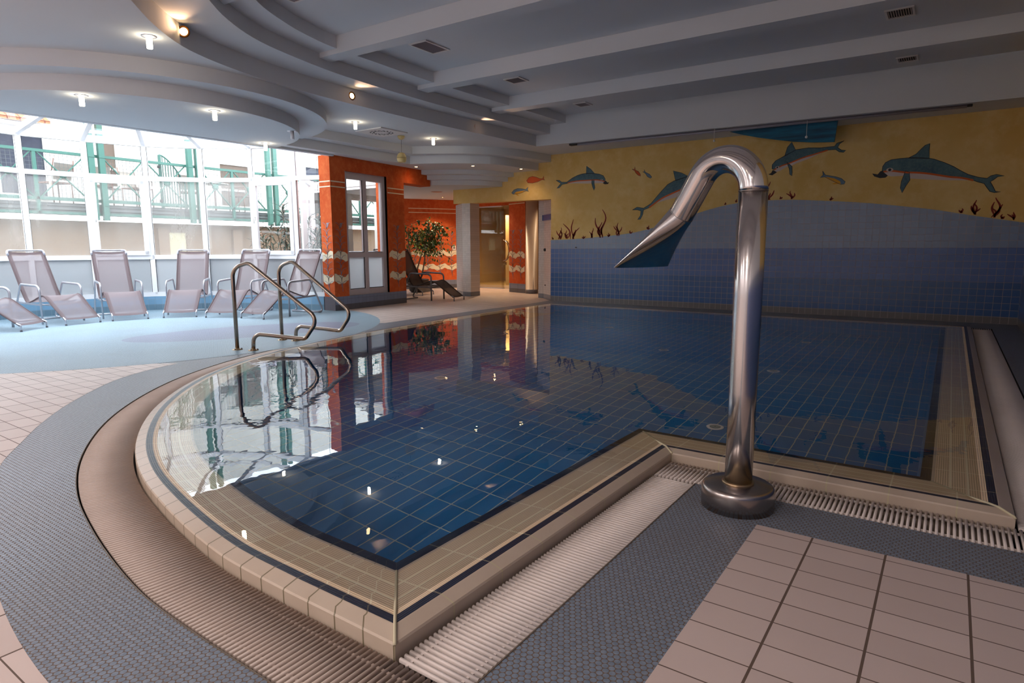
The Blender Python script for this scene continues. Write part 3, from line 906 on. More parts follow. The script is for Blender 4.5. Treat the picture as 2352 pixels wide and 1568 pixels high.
for key, D_ in FISH.items():
    o = decal('painted_fish', D_['body'], M[fl[key][0]], 0.002, wb, label=fl[key][1])
    if 'belly' in D_: decal('belly', D_['belly'], M['fishy'], 0.0026, o)
    if 'flip' in D_: decal('fin', D_['flip'], M['fishy'], 0.0028, o)
    b = MB(); outline(b, D_['body'], 0.006, 0.0032)
    c = D_['body'][0]
    b.build('outline', M['ink'], o)
rc = random.Random(3)
for x, z, h in CORALS:
    b = MB(); n = 4 if h < 0.16 else (5 if h < 0.5 else 6)
    for i in range(n):
        hh = h * (1.0 if i == 0 else rc.uniform(0.35, 0.8)); lean = 0 if i == 0 else rc.uniform(-0.7, 0.7)
        if h < 0.2: lean *= 1.6
        ph = rc.uniform(0, 6); am = hh * rc.uniform(0.06, 0.13)
        x0 = x + rc.uniform(-0.12, 0.12) * h
        pts = []
        for k in range(11):
            t = k / 10
            pts.append((x0 + lean * hh * t ** 1.3 + am * math.sin(ph + t * 5.5) - am * math.sin(ph), z + hh * t))
        stroke(b, pts, 0.020 + 0.02 * min(h, 0.6), 0.002)
    b.build('painted_coral', M['coral'], wb)

b = MB()
b.quad((1.438, 9.0, 0), (1.438, -5.2, 0), (1.438, -5.2, 1.4), (1.438, 9.0, 1.4), 0)
b.quad((1.438, 9.0, 1.4), (1.438, 0.5, 1.4), (1.438, 0.5, 3.6), (1.438, 9.0, 3.6), 1)
b.quad((1.438, 0.5, 1.4), (1.438, -5.2, 1.4), (1.438, -5.2, 3.6), (1.438, 0.5, 3.6), 2)
b.quad((1.638, 9.0, 0), (1.638, 9.0, 3.6), (1.638, -5.2, 3.6), (1.638, -5.2, 0), 1)
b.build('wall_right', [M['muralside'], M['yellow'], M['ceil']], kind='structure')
b = MB()
b.box(-8.6, 1.638, -5.4, -5.2, 0, 3.6)
b.build('wall_front', M['ceil'], kind='structure')
b = MB()
b.box(-8.75, -8.55, -5.2, -1.55, 0, 3.6)
b.build('wall_left', M['ceil'], kind='structure')

# small wall details on mural wall and jamb
b = MB(); b.lathe([(0.014, 0), (0.014, -0.012), (0.006, -0.016), (0.006, -0.03), (0.012, -0.034), (0.0001, -0.038)], 14, (0, 0, 0), axis='z')
o = b.build('wall_hook', M['steelb'], label='tiny steel hook on the light blue wall tiles', cat='hook')
o.location = (-5.775, 9.0, 1.124); o.rotation_euler = (-PI / 2, 0, 0)

# jamb at the left end of the mural wall
b = MB()
jp = [(-6.39, 9.02), (-6.46, 9.13), (-6.86, 9.47), (-7.03, 9.52), (-7.03, 9.9), (-6.2, 9.9), (-6.2, 9.02)]
b.prism(jp, 0.0, 2.6, 0)
b.build('wall_jamb', M['whitetile'], kind='structure')
b = MB(); b.prism([(-6.40, 9.005), (-6.455, 9.10), (-6.865, 9.45), (-6.895, 9.455), (-6.88, 9.50), (-6.44, 9.13)], 1.71, 1.83)
b.build('trim_8', plain('blue_band_tile', rgb(74, 92, 140), 0.35), kind='structure')
t = empty('wall_socket', (-6.79, 9.41, 1.075), math.radians(45), label='black hose coupling with lever on the white tiled jamb', cat='hose coupling')
b = MB(); b.lathe([(0.035, 0), (0.035, -0.02), (0.028, -0.025), (0.028, -0.055), (0.02, -0.06), (0.0001, -0.062)], 16)
o = b.build('body', M['gasket'], t); o.rotation_euler = (-PI / 2, 0, 0)
b = MB(); b.tube(fillet([(0.02, -0.04, 0), (0.10, -0.05, -0.01), (0.16, -0.05, 0.035)], 0.02, 4), 0.008, 8); b.build('lever', M['alud'], t)
b = MB(); b.ball((0.165, -0.05, 0.04), 0.014, 10); b.build('knob', M['gasket'], t)
b = MB(); b.lathe([(0.016, 0), (0.016, -0.006), (0.0001, -0.008)], 12)
o = b.build('drain_plug', M['gasket'], label='small black plug low on the white tiled jamb', cat='plug'); o.location = (-6.76, 9.378, 0.30); o.rotation_euler = (-PI / 2, 0, math.radians(40))

# white tiled pier left of doorway
b = MB(); b.prism([(-8.80, 9.005), (-8.565, 9.005), (-8.565, 9.35), (-9.38, 9.62), (-9.36, 9.45)], 0.0, 2.137, 0)
b.build('wall_far_middle', M['whitetile'], kind='structure')

# ---------------------------------------------------------------- orange wall with plants painted on it
def orange_wall():
    """x = -8.43 .. -8.6, from the bay (y 4.93) to y 6.92; opening y 5.30..6.40, z .25..2.48"""
    b = MB()
    xa = lambda y: -8.425 - (y - 4.93) * 0.088
    def plate(y0, y1, z0, z1, m_, th=0.30):
        b2 = [(xa(y0), y0), (xa(y1), y1), (xa(y1) - th, y1), (xa(y0) - th, y0)]
        b.prism(b2, z0, z1, m_)
    plate(4.93, 6.92, 0.0, 0.25, 1, 0.32)
    plate(4.932, 5.29, 0.25, 2.73, 0)
    plate(6.40, 6.918, 0.25, 2.43, 0)
    plate(5.29, 6.40, 2.49, 2.73, 0)
    plate(6.40, 7.80, 2.42, 2.73, 0)
    return b.build('wall_left', [M['orange'], M['sockelx']], kind='structure')


ow = orange_wall()


def cream_waves(parent, P0, dirv, width, zs, seed, rr=None, nrm=None, off=0.003):
    """two cream wavy bands plus painted stems on a wall face starting at P0 going along dirv"""
    r = random.Random(seed)
    d = Vector(dirv).normalized(); n = Vector(nrm).normalized() * off
    def T(u, v, k=1.0): q = Vector(P0) + d * u + n * k; return (q.x, q.y, v)
    b = MB()
    for zc in zs:
        ph = r.uniform(0, 6)
        N = max(8, int(width / 0.03))
        lo, hi = [], []
        for i in range(N + 1):
            u = width * i / N
            hi.append((u, zc + 0.065 + 0.028 * math.sin(u * 17 + ph) + 0.012 * math.sin(u * 37 + ph * 2)))
            lo.append((u, zc - 0.065 + 0.028 * math.sin(u * 15 + ph + 1.5) + 0.010 * math.sin(u * 41 + ph)))
        for i in range(N):
            b.quad(T(*lo[i]), T(*lo[i + 1]), T(*hi[i + 1]), T(*hi[i]))
    o1 = b.build('cream_waves', M['creamband'], parent)
    # stems
    b = MB()
    def ln(pts, w, mat=0, k=1.6):
        for i in range(len(pts) - 1):
            a, c = Vector(pts[i]), Vector(pts[i + 1]); e = (c - a)
            if e.length < 1e-6: continue
            e.normalize(); s = Vector((-e.y, e.x)) * (w / 2) * (1 - 0.6 * i / len(pts))
            b.quad(T(*(a + s), k), T(*(c + s), k), T(*(c - s), k), T(*(a - s), k), mat)
    nst = max(1, round(width / 0.34))
    for j in range(nst):
        u0 = width * (j + 0.5) / nst
        # stem
        ln([(u0 + 0.02 * math.sin(z * 6), z) for z in [0.34 + 0.1 * k for k in range(12)]], 0.012)
        z = 0.42; k = 0
        while z < 1.5:
            on = any(abs(z - zc) < 0.08 for zc in zs)
            L = 0.11 if z < 1.25 else 0.09
            for sgn in (-1, 1):
                pts = [(u0 + sgn * L * math.sin(a), z + 0.105 * (1 - math.cos(a)) ** 0.9 * 0.9 if False else z + 0.10 * math.sin(a * 0.9)) for a in [t_ * 0.17 for t_ in range(9)]]
                pts = [(u0 + sgn * L * (1 - math.cos(t_ * 0.19)), z + 0.11 * math.sin(t_ * 0.19)) for t_ in range(10)]
                ln(pts, 0.013, 1 if on else 0)
                if on: ln([(u0 + sgn * L * 0.55 * (1 - math.cos(t_ * 0.22)) , z + 0.015 + 0.06 * math.sin(t_ * 0.22)) for t_ in range(9)], 0.009, 2)
            z += 0.115; k += 1
        # fan flower
        fu, fz = u0 + 0.03, 1.53
        pts = [(fu, fz - 0.06)] + [(fu + 0.055 * math.sin(a), fz + 0.035 * math.cos(a)) for a in [-0.8 + 0.2 * t_ for t_ in range(9)]]
        for i in range(1, len(pts) - 1): b.face([len(b.v) + q for q in range(3)], 0) if b.v.extend([T(*pts[0], 1.8), T(*pts[i], 1.8), T(*pts[i + 1], 1.8)]) is None else None
    b.build('painted_stems', [M['silverline'], M['greenline'], M['ochreline']], parent)
    b = MB()
    for zl in rr or ():
        b.quad(T(0, zl), T(width, zl), T(width, zl + 0.02), T(0, zl + 0.02))
    if rr: b.build('cream_lines', M['creamband'], parent)


xa = lambda y: -8.425 - (y - 4.93) * 0.088
cream_waves(ow, (xa(4.94), 4.94, 0), (-0.088, 1, 0), 0.34, (0.57, 0.98), 1, (2.18, 2.27), (1, 0.088, 0))
cream_waves(ow, (xa(6.42), 6.42, 0), (-0.088, 1, 0), 0.49, (0.57, 0.98), 2, (2.18, 2.27), (1, 0.088, 0))
cream_waves(ow, (-8.72, 4.932, 0), (1, 0, 0), 0.29, (0.57, 0.98), 3, (2.18, 2.27), (0, -1, 0))

# ---------------------------------------------------------------- windows
def window_set(name, A, Bp, rows, mats, off=0.0, door=None, rail=0.045, dep=0.07, panes=None, parent=None, label=None, endposts=True, frame='frame'):
    """window in the vertical plane through A-B. rows = list of heights; panes one material per row"""
    A, Bp = Vector(A), Vector(Bp)
    d = (Bp - A); L = d.length; d.normalize()
    nrm = Vector((-d.y, d.x))
    t = empty(name, (A.x, A.y, rows[0]), kind='structure')
    def W3(u, v, w=0): q = d * u + nrm * w; return (q.x, q.y, v - rows[0])
    b = MB()
    if endposts:
        b.bar(W3(0, rows[0]), W3(0, rows[-1]), rail * 2, dep, up=(nrm.x, nrm.y, 0))
    for z in rows:
        b.bar(W3(0, z), W3(L, z), dep, rail * (1.7 if z != rows[-1] else 1.6))
    b.build('window_frame', M[frame], t)
    for i in range(len(rows) - 1):
        z0, z1 = rows[i], rows[i + 1]
        if panes[i] is None: continue
        p = MB(); u0, u1 = rail * 0.9, L - rail * 0.9
        a0, a1 = z0 + rail * 0.8, z1 - rail * 0.8
        nb = len(p.v)
        p.quad(W3(u0, a0, -0.004), W3(u1, a0, -0.004), W3(u1, a1, -0.004), W3(u0, a1, -0.004))
        if panes[i] != 'frost':
            p.build('pane', M[panes[i]], t)
        else:
            p.quad(W3(u0, a0, 0.012), W3(u1, a0, 0.012), W3(u1, a1, 0.012), W3(u0, a1, 0.012))
            p.build('frosted_panel', M['frost'], t)
        g = MB()
        for (ua, ub) in ((u0 + 0.004, u0 + 0.012), (u1 - 0.012, u1 - 0.004)):
            g.quad(W3(ua, a0, -0.02), W3(ub, a0, -0.02), W3(ub, a1, -0.02), W3(ua, a1, -0.02))
        g.build('gasket', M['gasket'], t)
        if door == i:
            s = MB(); k = 0.075; e = 0.055
            uu0, uu1 = u0 + 0.01, u1 - 0.01; z0_, z1_ = a0 + 0.01, a1 - 0.01
            s.bar(W3(uu0 + e / 2, z0_, -0.03), W3(uu0 + e / 2, z1_, -0.03), k, 0.05, up=(nrm.x, nrm.y, 0))
            s.bar(W3(uu1 - e / 2, z0_, -0.03), W3(uu1 - e / 2, z1_, -0.03), k, 0.05, up=(nrm.x, nrm.y, 0))
            s.bar(W3(uu0, z0_ + e / 2, -0.03), W3(uu1, z0_ + e / 2, -0.03), 0.05, k)
            s.bar(W3(uu0, z1_ - e / 2, -0.03), W3(uu1, z1_ - e / 2, -0.03), 0.05, k)
            sash = s.build('sash', M['frame'], t)
            h = MB(); zc = (z0_ + z1_) / 2
            hs = uu0 + e / 2 if door_left else uu1 - e / 2
            h.bar(W3(hs, zc - 0.04, -0.06), W3(hs, zc + 0.04, -0.06), 0.024, 0.012, up=(nrm.x, nrm.y, 0))
            h.tube([W3(hs, zc + 0.02, -0.066), W3(hs, zc + 0.02, -0.095), W3(hs, zc - 0.09, -0.098)], 0.009, 8)
            h.build('handle', M['plasw'], sash)
    return t


door_left = True
fm = NT('frosted_panel')
fm.col(rgb(196, 198, 200)); fm.set(Roughness=0.5)
fm.b.inputs['Transmission Weight'].default_value = 0.0
_tl = fm.n('ShaderNodeBsdfTranslucent'); _tl.inputs[0].default_value = rgb(214, 218, 222)
_mx = fm.n('ShaderNodeMixShader'); _mx.inputs[0].default_value = 0.42
fm.t.links.new(fm.b.outputs[0], _mx.inputs[1]); fm.t.links.new(_tl.outputs[0], _mx.inputs[2]); fm.t.links.new(_mx.outputs[0], fm.out.inputs['Surface'])
M['frost'] = fm.mat

CB = (-9.0, 1.7)
NODES = [(-9.6, -1.20), (-10.55, -0.75), (-11.3, -0.05), (-11.72, 0.72), (-11.86, 1.54), (-11.70, 2.415), (-11.42, 3.27), (-10.835, 3.977), (-10.10, 4.51), (-9.21, 4.78), (-8.72, 4.96)]
NODES = [(-8.62, -1.50)] + NODES
SILL, T1, T2, EAV = 0.25, 0.965, 2.36, 2.95
doors = {6: True, 9: True}
for i in range(len(NODES) - 1):
    A, Bp = NODES[i], NODES[i + 1]
    door_left = True
    isd = 1 if i in (6, 9) else None
    # seen from inside the bay the run A->B goes clockwise: the room lies on the right hand side
    mid = 'glasshazy' if i in (4, 5, 6, 7, 8) else 'glass'
    window_set('window_%d' % (i + 1), A, Bp, [SILL + 0.04, T1, T2, EAV], None, panes=['frost', mid, 'glass'], door=isd)
# plinth under the bay windows
b = MB()
for i in range(len(NODES) - 1):
    A, Bp = Vector(NODES[i]), Vector(NODES[i + 1])
    c = Vector(CB)
    ia = A + (c - A).normalized() * 0.04; ib = Bp + (c - Bp).normalized() * 0.04
    oa = A - (c - A).normalized() * 0.10; ob = Bp - (c - Bp).normalized() * 0.10
    b.quad((*ia, 0), (*ib, 0), (*ib, SILL), (*ia, SILL), 0)
    b.quad((*ia, SILL), (*ib, SILL), (*ob, SILL), (*oa, SILL), 1)
    b.quad((*oa, 0), (*ob, 0), (*ob, SILL), (*oa, SILL), 1)
b.build('baseboard_left', [M['sockelb'], M['frame']], kind='structure')
# glass roof over the bay
AP = (-8.66, 1.7); APZ = 3.50
t = empty('window_20', (0, 0, 0), kind='structure')
b = MB(); g = MB(); g2 = MB()
for i in range(len(NODES)):
    A = Vector(NODES[i])
    b.bar((A.x, A.y, EAV + 0.03), (AP[0], AP[1], APZ + 0.03), 0.07, 0.09)
    if i < len(NODES) - 1:
        Bq = Vector(NODES[i + 1])
        b.bar((A.x, A.y, EAV + 0.03), (Bq.x, Bq.y, EAV + 0.03), 0.08, 0.10)
        g.v += [(A.x, A.y, EAV + 0.06), (Bq.x, Bq.y, EAV + 0.06), (AP[0], AP[1], APZ + 0.06)]
        n = len(g.v); g.face((n - 3, n - 2, n - 1))
        # inner purlin
        for tt in (0.10, 0.55):
            a2 = A.lerp(Vector(AP), tt); b2 = Bq.lerp(Vector(AP), tt); zz = EAV + 0.045 + (APZ - EAV) * tt
            (g2 if tt == 0.10 else b).bar((a2.x, a2.y, zz), (b2.x, b2.y, zz), 0.03, 0.05)
b.build('rafter_frame', M['frame'], t); g.build('roof_pane', M['glass'], t); g2.build('purlin', M['frame'], t)

# window in the orange wall
YA, YB = 5.30, 6.40
A_, B_ = (xa(YA) - 0.10, YA), (xa(YB) - 0.10, YB)
t = empty('window_30', (0, 0, 0), kind='structure')
def O3(y, z, k=0.0): return (xa(y) - 0.10 + k, y, z)
b = MB(); fw = 0.075
for (ya, yb) in ((YA, YA + fw), (YB - fw * 1.2, YB), (5.80, 5.885)):
    b.bar(O3((ya + yb) / 2, 0.25), O3((ya + yb) / 2, 2.49), yb - ya, 0.08, up=(1, 0, 0))
for (za, zb) in ((0.25, 0.36), (0.95, 1.04), (2.37, 2.49)):
    b.bar(O3(YA, (za + zb) / 2), O3(YB, (za + zb) / 2), 0.08, zb - za)
b.build('window_frame', M['frameg'], t)
for (ya, yb) in ((YA + fw, 5.80), (5.885, YB - fw)):
    p = MB(); p.quad(O3(ya, 0.36, -0.01), O3(yb, 0.36, -0.01), O3(yb, 0.95, -0.01), O3(ya, 0.95, -0.01)); p.build('frosted_panel', M['frost'], t)
    p = MB(); p.quad(O3(ya, 1.04, -0.01), O3(yb, 1.04, -0.01), O3(yb, 2.37, -0.01), O3(ya, 2.37, -0.01)); p.build('pane', M['glass'], t)
    g = MB()
    for (z0, z1) in ((0.36, 0.95), (1.04, 2.37)):
        g.quad(O3(yb - 0.022, z0, 0.02), O3(yb, z0, 0.02), O3(yb, z1, 0.02), O3(yb - 0.022, z1, 0.02))
        g.quad(O3(ya, z0, 0.02), O3(yb, z0, 0.02), O3(yb, z0 + 0.012, 0.02), O3(ya, z0 + 0.012, 0.02))
    g.build('gasket', M['gasket'], t)
# reveal
b = MB()
for (k, y0) in ((0, YA - 0.01), (1, YB)):
    b.box(xa(y0) - 0.10, xa(y0) - 0.002, y0, y0 + 0.012, 0.25, 2.49)
b.build('trim_9', M['frameg'], kind='structure')

# an opened sash of the annex windows seen through it
t = empty('window_31', (-9.75, 5.35, 0), kind='structure')
b = MB()
for (y0, y1, x0) in ((5.35, 5.75, -9.75), ):
    b.bar((0, 0, 0.3), (0, 0, 2.5), 0.10, 0.06, up=(1, 0, 0)); b.bar((-0.75, 0.75, 0.3), (-0.75, 0.75, 2.5), 0.16, 0.06, up=(1, 0, 0))
    b.bar((0, 0, 0.95), (-0.75, 0.75, 0.95), 0.06, 0.10); b.bar((0, 0, 2.45), (-0.75, 0.75, 2.45), 0.06, 0.10); b.bar((0, 0, 0.33), (-0.75, 0.75, 0.33), 0.06, 0.10)
b.build('window_frame', M['frame'], t)
b = MB(); b.quad((0, 0, 1.0), (-0.75, 0.75, 1.0), (-0.75, 0.75, 2.4), (0, 0, 2.4)); b.build('pane', M['glass'], t)

# ---------------------------------------------------------------- annex
b = MB()
RW = [(-11.75, 10.05), (-11.66, 10.20), (-10.78, 11.75)]
for i in range(2):
    a, c = RW[i], RW[i + 1]
    b.quad((*a, 0), (*c, 0), (*c, 0.23), (*a, 0.23), 1)
    b.quad((*a, 0.23), (*c, 0.23), (*c, 2.6), (*a, 2.6), 0)
b.quad((-10.78, 11.75, 2.27), (-8.66, 11.75, 2.27), (-8.66, 11.75, 2.6), (-10.78, 11.75, 2.6), 0)
# thickness behind
b.quad((-11.95, 10.05, 0), (-11.95, 10.05, 2.6), (-10.9, 11.95, 2.6), (-10.9, 11.95, 0), 0)
b.build('wall_far_left', [M['orange'], M['sockelx']], kind='structure')
wa = bpy.data.objects['wall_far_left']
dv = Vector((0.88, 1.55)).normalized()
cream_waves(wa, (-11.66, 10.20, 0), (dv.x, dv.y, 0), 1.75, (0.60, 0.98), 5, (2.08, 2.19), (dv.y, -dv.x, 0), 0.004)
# annex left wall with window strips
b = MB()
b.box(-12.0, -11.75, 6.98, 8.3, 0, 2.6); b.box(-12.0, -11.75, 8.3, 10.1, 0, 0.3); b.box(-12.0, -11.75, 8.3, 10.1, 2.35, 2.6)
b.box(-11.95, -8.92, 6.92, 7.05, 0, 0.25); b.box(-11.95, -8.92, 6.92, 7.05, 2.43, 2.6)
b.build('wall_left', M['facade'], kind='structure')
window_set('window_32', (-11.85, 8.3), (-11.85, 10.08), [0.3, 1.0, 2.36], None, panes=['frost', 'glass'], rail=0.06)
window_set('window_33', (-11.9, 6.985), (-8.9, 6.985), [0.3, 1.0, 2.42], None, panes=['frost', 'glass'], rail=0.06)
# the orange pier and round column by the glass door
b = MB(); pp = [(-8.70, 10.75), (-8.06, 10.53), (-8.0, 10.75), (-8.66, 11.3), (-8.66, 11.76)]
b.prism(pp, 0.23, 2.6, 0); b.prism(pp, 0, 0.23, 1)
b.build('wall_far_right', [M['orange'], M['sockelx']], kind='structure')
wp = bpy.data.objects['wall_far_right']
d3 = Vector((0.64, -0.22)).normalized()
cream_waves(wp, (-8.70, 10.75, 0), (d3.x, d3.y, 0), 0.66, (0.60, 0.95), 8, (2.20,), (d3.y, -d3.x, 0), 0.004)
b = MB(); b.lathe([(0.155, 0), (0.155, 0.1), (0.15, 0.1), (0.15, 2.6)], 28, (-7.93, 10.62, 0))
for i in range(0): pass
b.build('column', plain('beige_mosaic_column', rgb(214, 186, 160), 0.4), kind='structure')
b = MB(); b.lathe([(0.157, 0), (0.157, 0.1), (0.15, 0.101)], 28, (-7.93, 10.62, 0)); b.build('baseboard_middle', plain('grey_plinth', rgb(110, 108, 112), 0.4), kind='structure')
# passage behind
b = MB()
b.quad((-7.9, 12.6, 0), (-6.4, 12.6, 0), (-6.4, 12.6, 2.6), (-7.9, 12.6, 2.6), 0)
b.quad((-6.4, 12.6, 0), (-6.4, 9.9, 0), (-6.4, 9.9, 2.6), (-6.4, 12.6, 2.6), 0)
b.quad((-8.66, 11.76, 0), (-7.9, 12.6, 0), (-7.9, 12.6, 2.6), (-8.66, 11.76, 2.6), 0)
b.build('wall_far', plain('warm_beige_tile_wall', rgb(168, 130, 92), 0.6), kind='structure')
b = MB(); b.quad((-7.9, 12.59, 0.001), (-6.42, 12.59, 0.001), (-6.42, 12.59, 0.12), (-7.9, 12.59, 0.12)); b.quad((-7.9, 12.58, 1.95), (-6.42, 12.58, 1.95), (-6.42, 12.58, 2.1), (-7.9, 12.58, 2.1))
b.build('baseboard_far', M['navy'], kind='structure')
# room behind the glass door
b = MB()
b.quad((-12.2, 15.5, 0), (-8.6, 15.5, 0), (-8.6, 15.5, 2.6), (-12.2, 15.5, 2.6), 0)
b.quad((-12.2, 12.0, 0), (-12.2, 15.5, 0), (-12.2, 15.5, 2.6), (-12.2, 12.0, 2.6), 0)
b.quad((-8.6, 15.5, 0), (-8.6, 11.8, 0), (-8.6, 11.8, 2.6), (-8.6, 15.5, 2.6), 0)
b.quad((-12.2, 11.8, 0), (-8.6, 11.8, 0), (-8.6, 15.5, 0), (-12.2, 15.5, 0), 0)
b.quad((-10.55, 13.2, 0), (-9.75, 13.6, 0), (-9.75, 13.6, 2.1), (-10.55, 13.2, 2.1), 1)
b.build('wall_far_back', [plain('dim_ochre_wall', rgb(196, 170, 116), 0.8), plain('dim_panel', rgb(208, 184, 130), 0.8)], kind='structure')
# glass door, two leaves
t = empty('door_1', (-10.78, 11.75, 0), kind='structure')
b = MB(); b.quad((0.02, 0.0, 0.02), (1.22, -0.02, 0.02), (1.22, -0.02, 2.24), (0.02, 0, 2.24)); b.quad((0.02, 0.012, 0.02), (1.22, -0.008, 0.02), (1.22, -0.008, 2.24), (0.02, 0.012, 2.24))
b.build('glass_leaf', M['glassdark'], t)
b = MB(); b.quad((1.16, -0.05, 0.02), (2.06, -0.30, 0.02), (2.06, -0.30, 2.27), (1.16, -0.05, 2.27)); b.build('glass_leaf', M['glassdark'], t)
b = MB(); b.bar((0, 0, 2.25), (1.22, -0.02, 2.25), 0.05, 0.03); b.bar((0, 0, 0.015), (1.22, -0.02, 0.015), 0.05, 0.02); b.build('rail', M['alu'], t)
b = MB()
for dy in (-0.07, 0.05):
    pts = [(1.24 + 0.20 * math.sin(a) - (0.0 if dy < 0 else 0.04), -0.03 + dy, 1.05 + 0.28 * math.cos(a)) for a in [PI * k / 14 for k in range(15)]]
    b.tube([(pts[0][0], -0.03, pts[0][2])] + pts + [(pts[-1][0], -0.03, pts[-1][2])], 0.013, 10)
b.build('handle', M['steelb'], t)
b = MB(); b.box(1.22, 1.32, -0.06, -0.02, 0.66, 0.74); b.build('lock', M['brass'], t)

# switches on the red wall
for k, s_ in enumerate((1.30, 1.52)):
    p = Vector((-11.66, 10.20)) + dv * s_
    t = empty('light_switch', (p.x + dv.y * 0.006, p.y - dv.x * 0.006, 1.13), math.atan2(dv.y, dv.x), label='white wall socket plate on red wall, ' + ('left of two' if k == 0 else 'right of two beside the pier'), cat='wall socket', group='white socket plates on the red wall')
    b = MB(); b.box(-0.05, 0.05, -0.012, 0, -0.06, 0.06); b.build('plate', M['plasw'], t)
    b = MB(); b.lathe([(0.026, 0), (0.026, -0.004), (0.02, -0.006), (0.0001, -0.006)], 14); o = b.build('insert', M['conc'], t); o.rotation_euler = (-PI / 2, 0, 0); o.location = (0, -0.012, 0)

# ================================================================= ceiling
S1 = [(-1.0, -0.55), (-2.5, -0.3), (-3.6, 0.15), (-4.4, 0.75), (-4.9, 1.28), (-5.18, 1.80), (-5.32, 2.2), (-5.40, 2.6), (-5.46, 3.53), (-5.49, 4.23), (-5.49, 5.18), (-5.46, 5.95), (-5.43, 7.0), (-5.42, 7.9)]
S2 = [(-1.0, -1.05), (-2.5, -0.80), (-3.5, -0.35), (-4.3, 0.26), (-4.82, 0.76), (-5.14, 1.13), (-5.40, 1.56), (-5.57, 2.05), (-5.74, 2.83), (-5.82, 3.65), (-5.86, 4.66), (-5.85, 5.77), (-5.80, 7.0), (-5.75, 7.9)]
S3 = [(-1.0, -1.7), (-2.5, -1.4), (-3.4, -0.95), (-4.15, -0.45), (-4.81, 0.11), (-5.27, 0.53), (-5.66, 1.02), (-5.92, 1.66), (-6.08, 2.4), (-6.15, 3.1), (-6.18, 4.24), (-6.17, 5.27), (-6.11, 6.43), (-6.05, 7.9)]
NS = 90
C1, C2, C3 = (resample(smooth_curve(s, 0.05), NS) for s in (S1, S2, S3))
def ext(c, y):  # continue to the right wall
    return [(1.438, c[0][1])] + c
C1, C2, C3 = ext(C1, 0), ext(C2, 0), ext(C3, 0)
ZT, Z1, Z2, Z3 = 3.52, 3.38, 3.22, 3.02
b = MB()
def wallstrip(b, C, za, zb):
    for i in range(len(C) - 1):
        n = len(b.v)
        b.v += [(*C[i], zb), (*C[i + 1], zb), (*C[i + 1], za), (*C[i], za)]
        b.face((n, n + 1, n + 2, n + 3), 0, smooth=False)
def ledge(b, Ca, Cb, z):
    for i in range(len(Ca) - 1):
        b.quad((*Ca[i], z), (*Ca[i + 1], z), (*Cb[i + 1], z), (*Cb[i], z))
wallstrip(b, C1, Z1, ZT); ledge(b, C1, C2, Z1); wallstrip(b, C2, Z2, Z1); ledge(b, C2, C3, Z2); wallstrip(b, C3, Z3, Z2)
b.poly([C1 + [(1.438, 7.9)]], ZT, 0, False)
b.build('ceiling', M['ceil'], kind='structure')
b = MB()
b.poly([C3 + [(-6.05, 9.0), (-6.05, 9.0), (-8.9, 9.0), (-8.6, 4.93), (-8.45, 4.93), (-8.45, -1.55), (-8.6, -1.55), (-8.6, -5.2), (1.438, -5.2)]], Z3, 0, False)
b.poly([[(-9.4, -5.4), (1.7, -5.4), (1.7, 9.3), (-8.4, 9.3), (-8.4, -1.5)]], 3.62, 0, False)
b.build('ceiling', M['ceil'], kind='structure')
# beams (run a little out of square with the wall, as measured)
def beam(y0, y1, yb0, yb1, zb, zt, name='ceiling_beam'):
    b = MB(); xl, xr = -5.80, 1.436
    v = [(xl, y0, zb), (xr, yb0, zb), (xr, yb1, zb), (xl, y1, zb), (xl, y0, zt), (xr, yb0, zt), (xr, yb1, zt), (xl, y1, zt)]
    b.v += v
    for q in ((3, 2, 1, 0), (4, 5, 6, 7), (0, 1, 5, 4), (1, 2, 6, 5), (2, 3, 7, 6), (3, 0, 4, 7)): b.face(q)
    return b.build(name, M['ceil'], kind='structure')
for y0, w_ in ((-0.93 + 0.04, 0.2), (0.86, 0.2), (2.62, 0.195), (4.385, 0.215), (6.14, 0.225)):
    sl = 0.0155 * 7.24
    beam(y0, y0 + w_, y0 + sl, y0 + w_ + sl, 3.325, 3.519)
# deep bulkhead in front of the mural wall
b = MB(); yl, yr = 7.89, 8.27
v = [(-6.05, yl), (1.438, yr), (1.438, 9.0), (-6.05, 9.0)]
b.quad((-6.05, yl, Z3), (1.438, yr, Z3), (1.438, yr, 3.62), (-6.05, yl, 3.62))
b.quad((-6.05, yl, Z3), (1.438, yr, Z3), (1.438, 9.0, Z3), (-6.05, 9.0, Z3))
b.build('ceiling', M['ceil'], kind='structure')
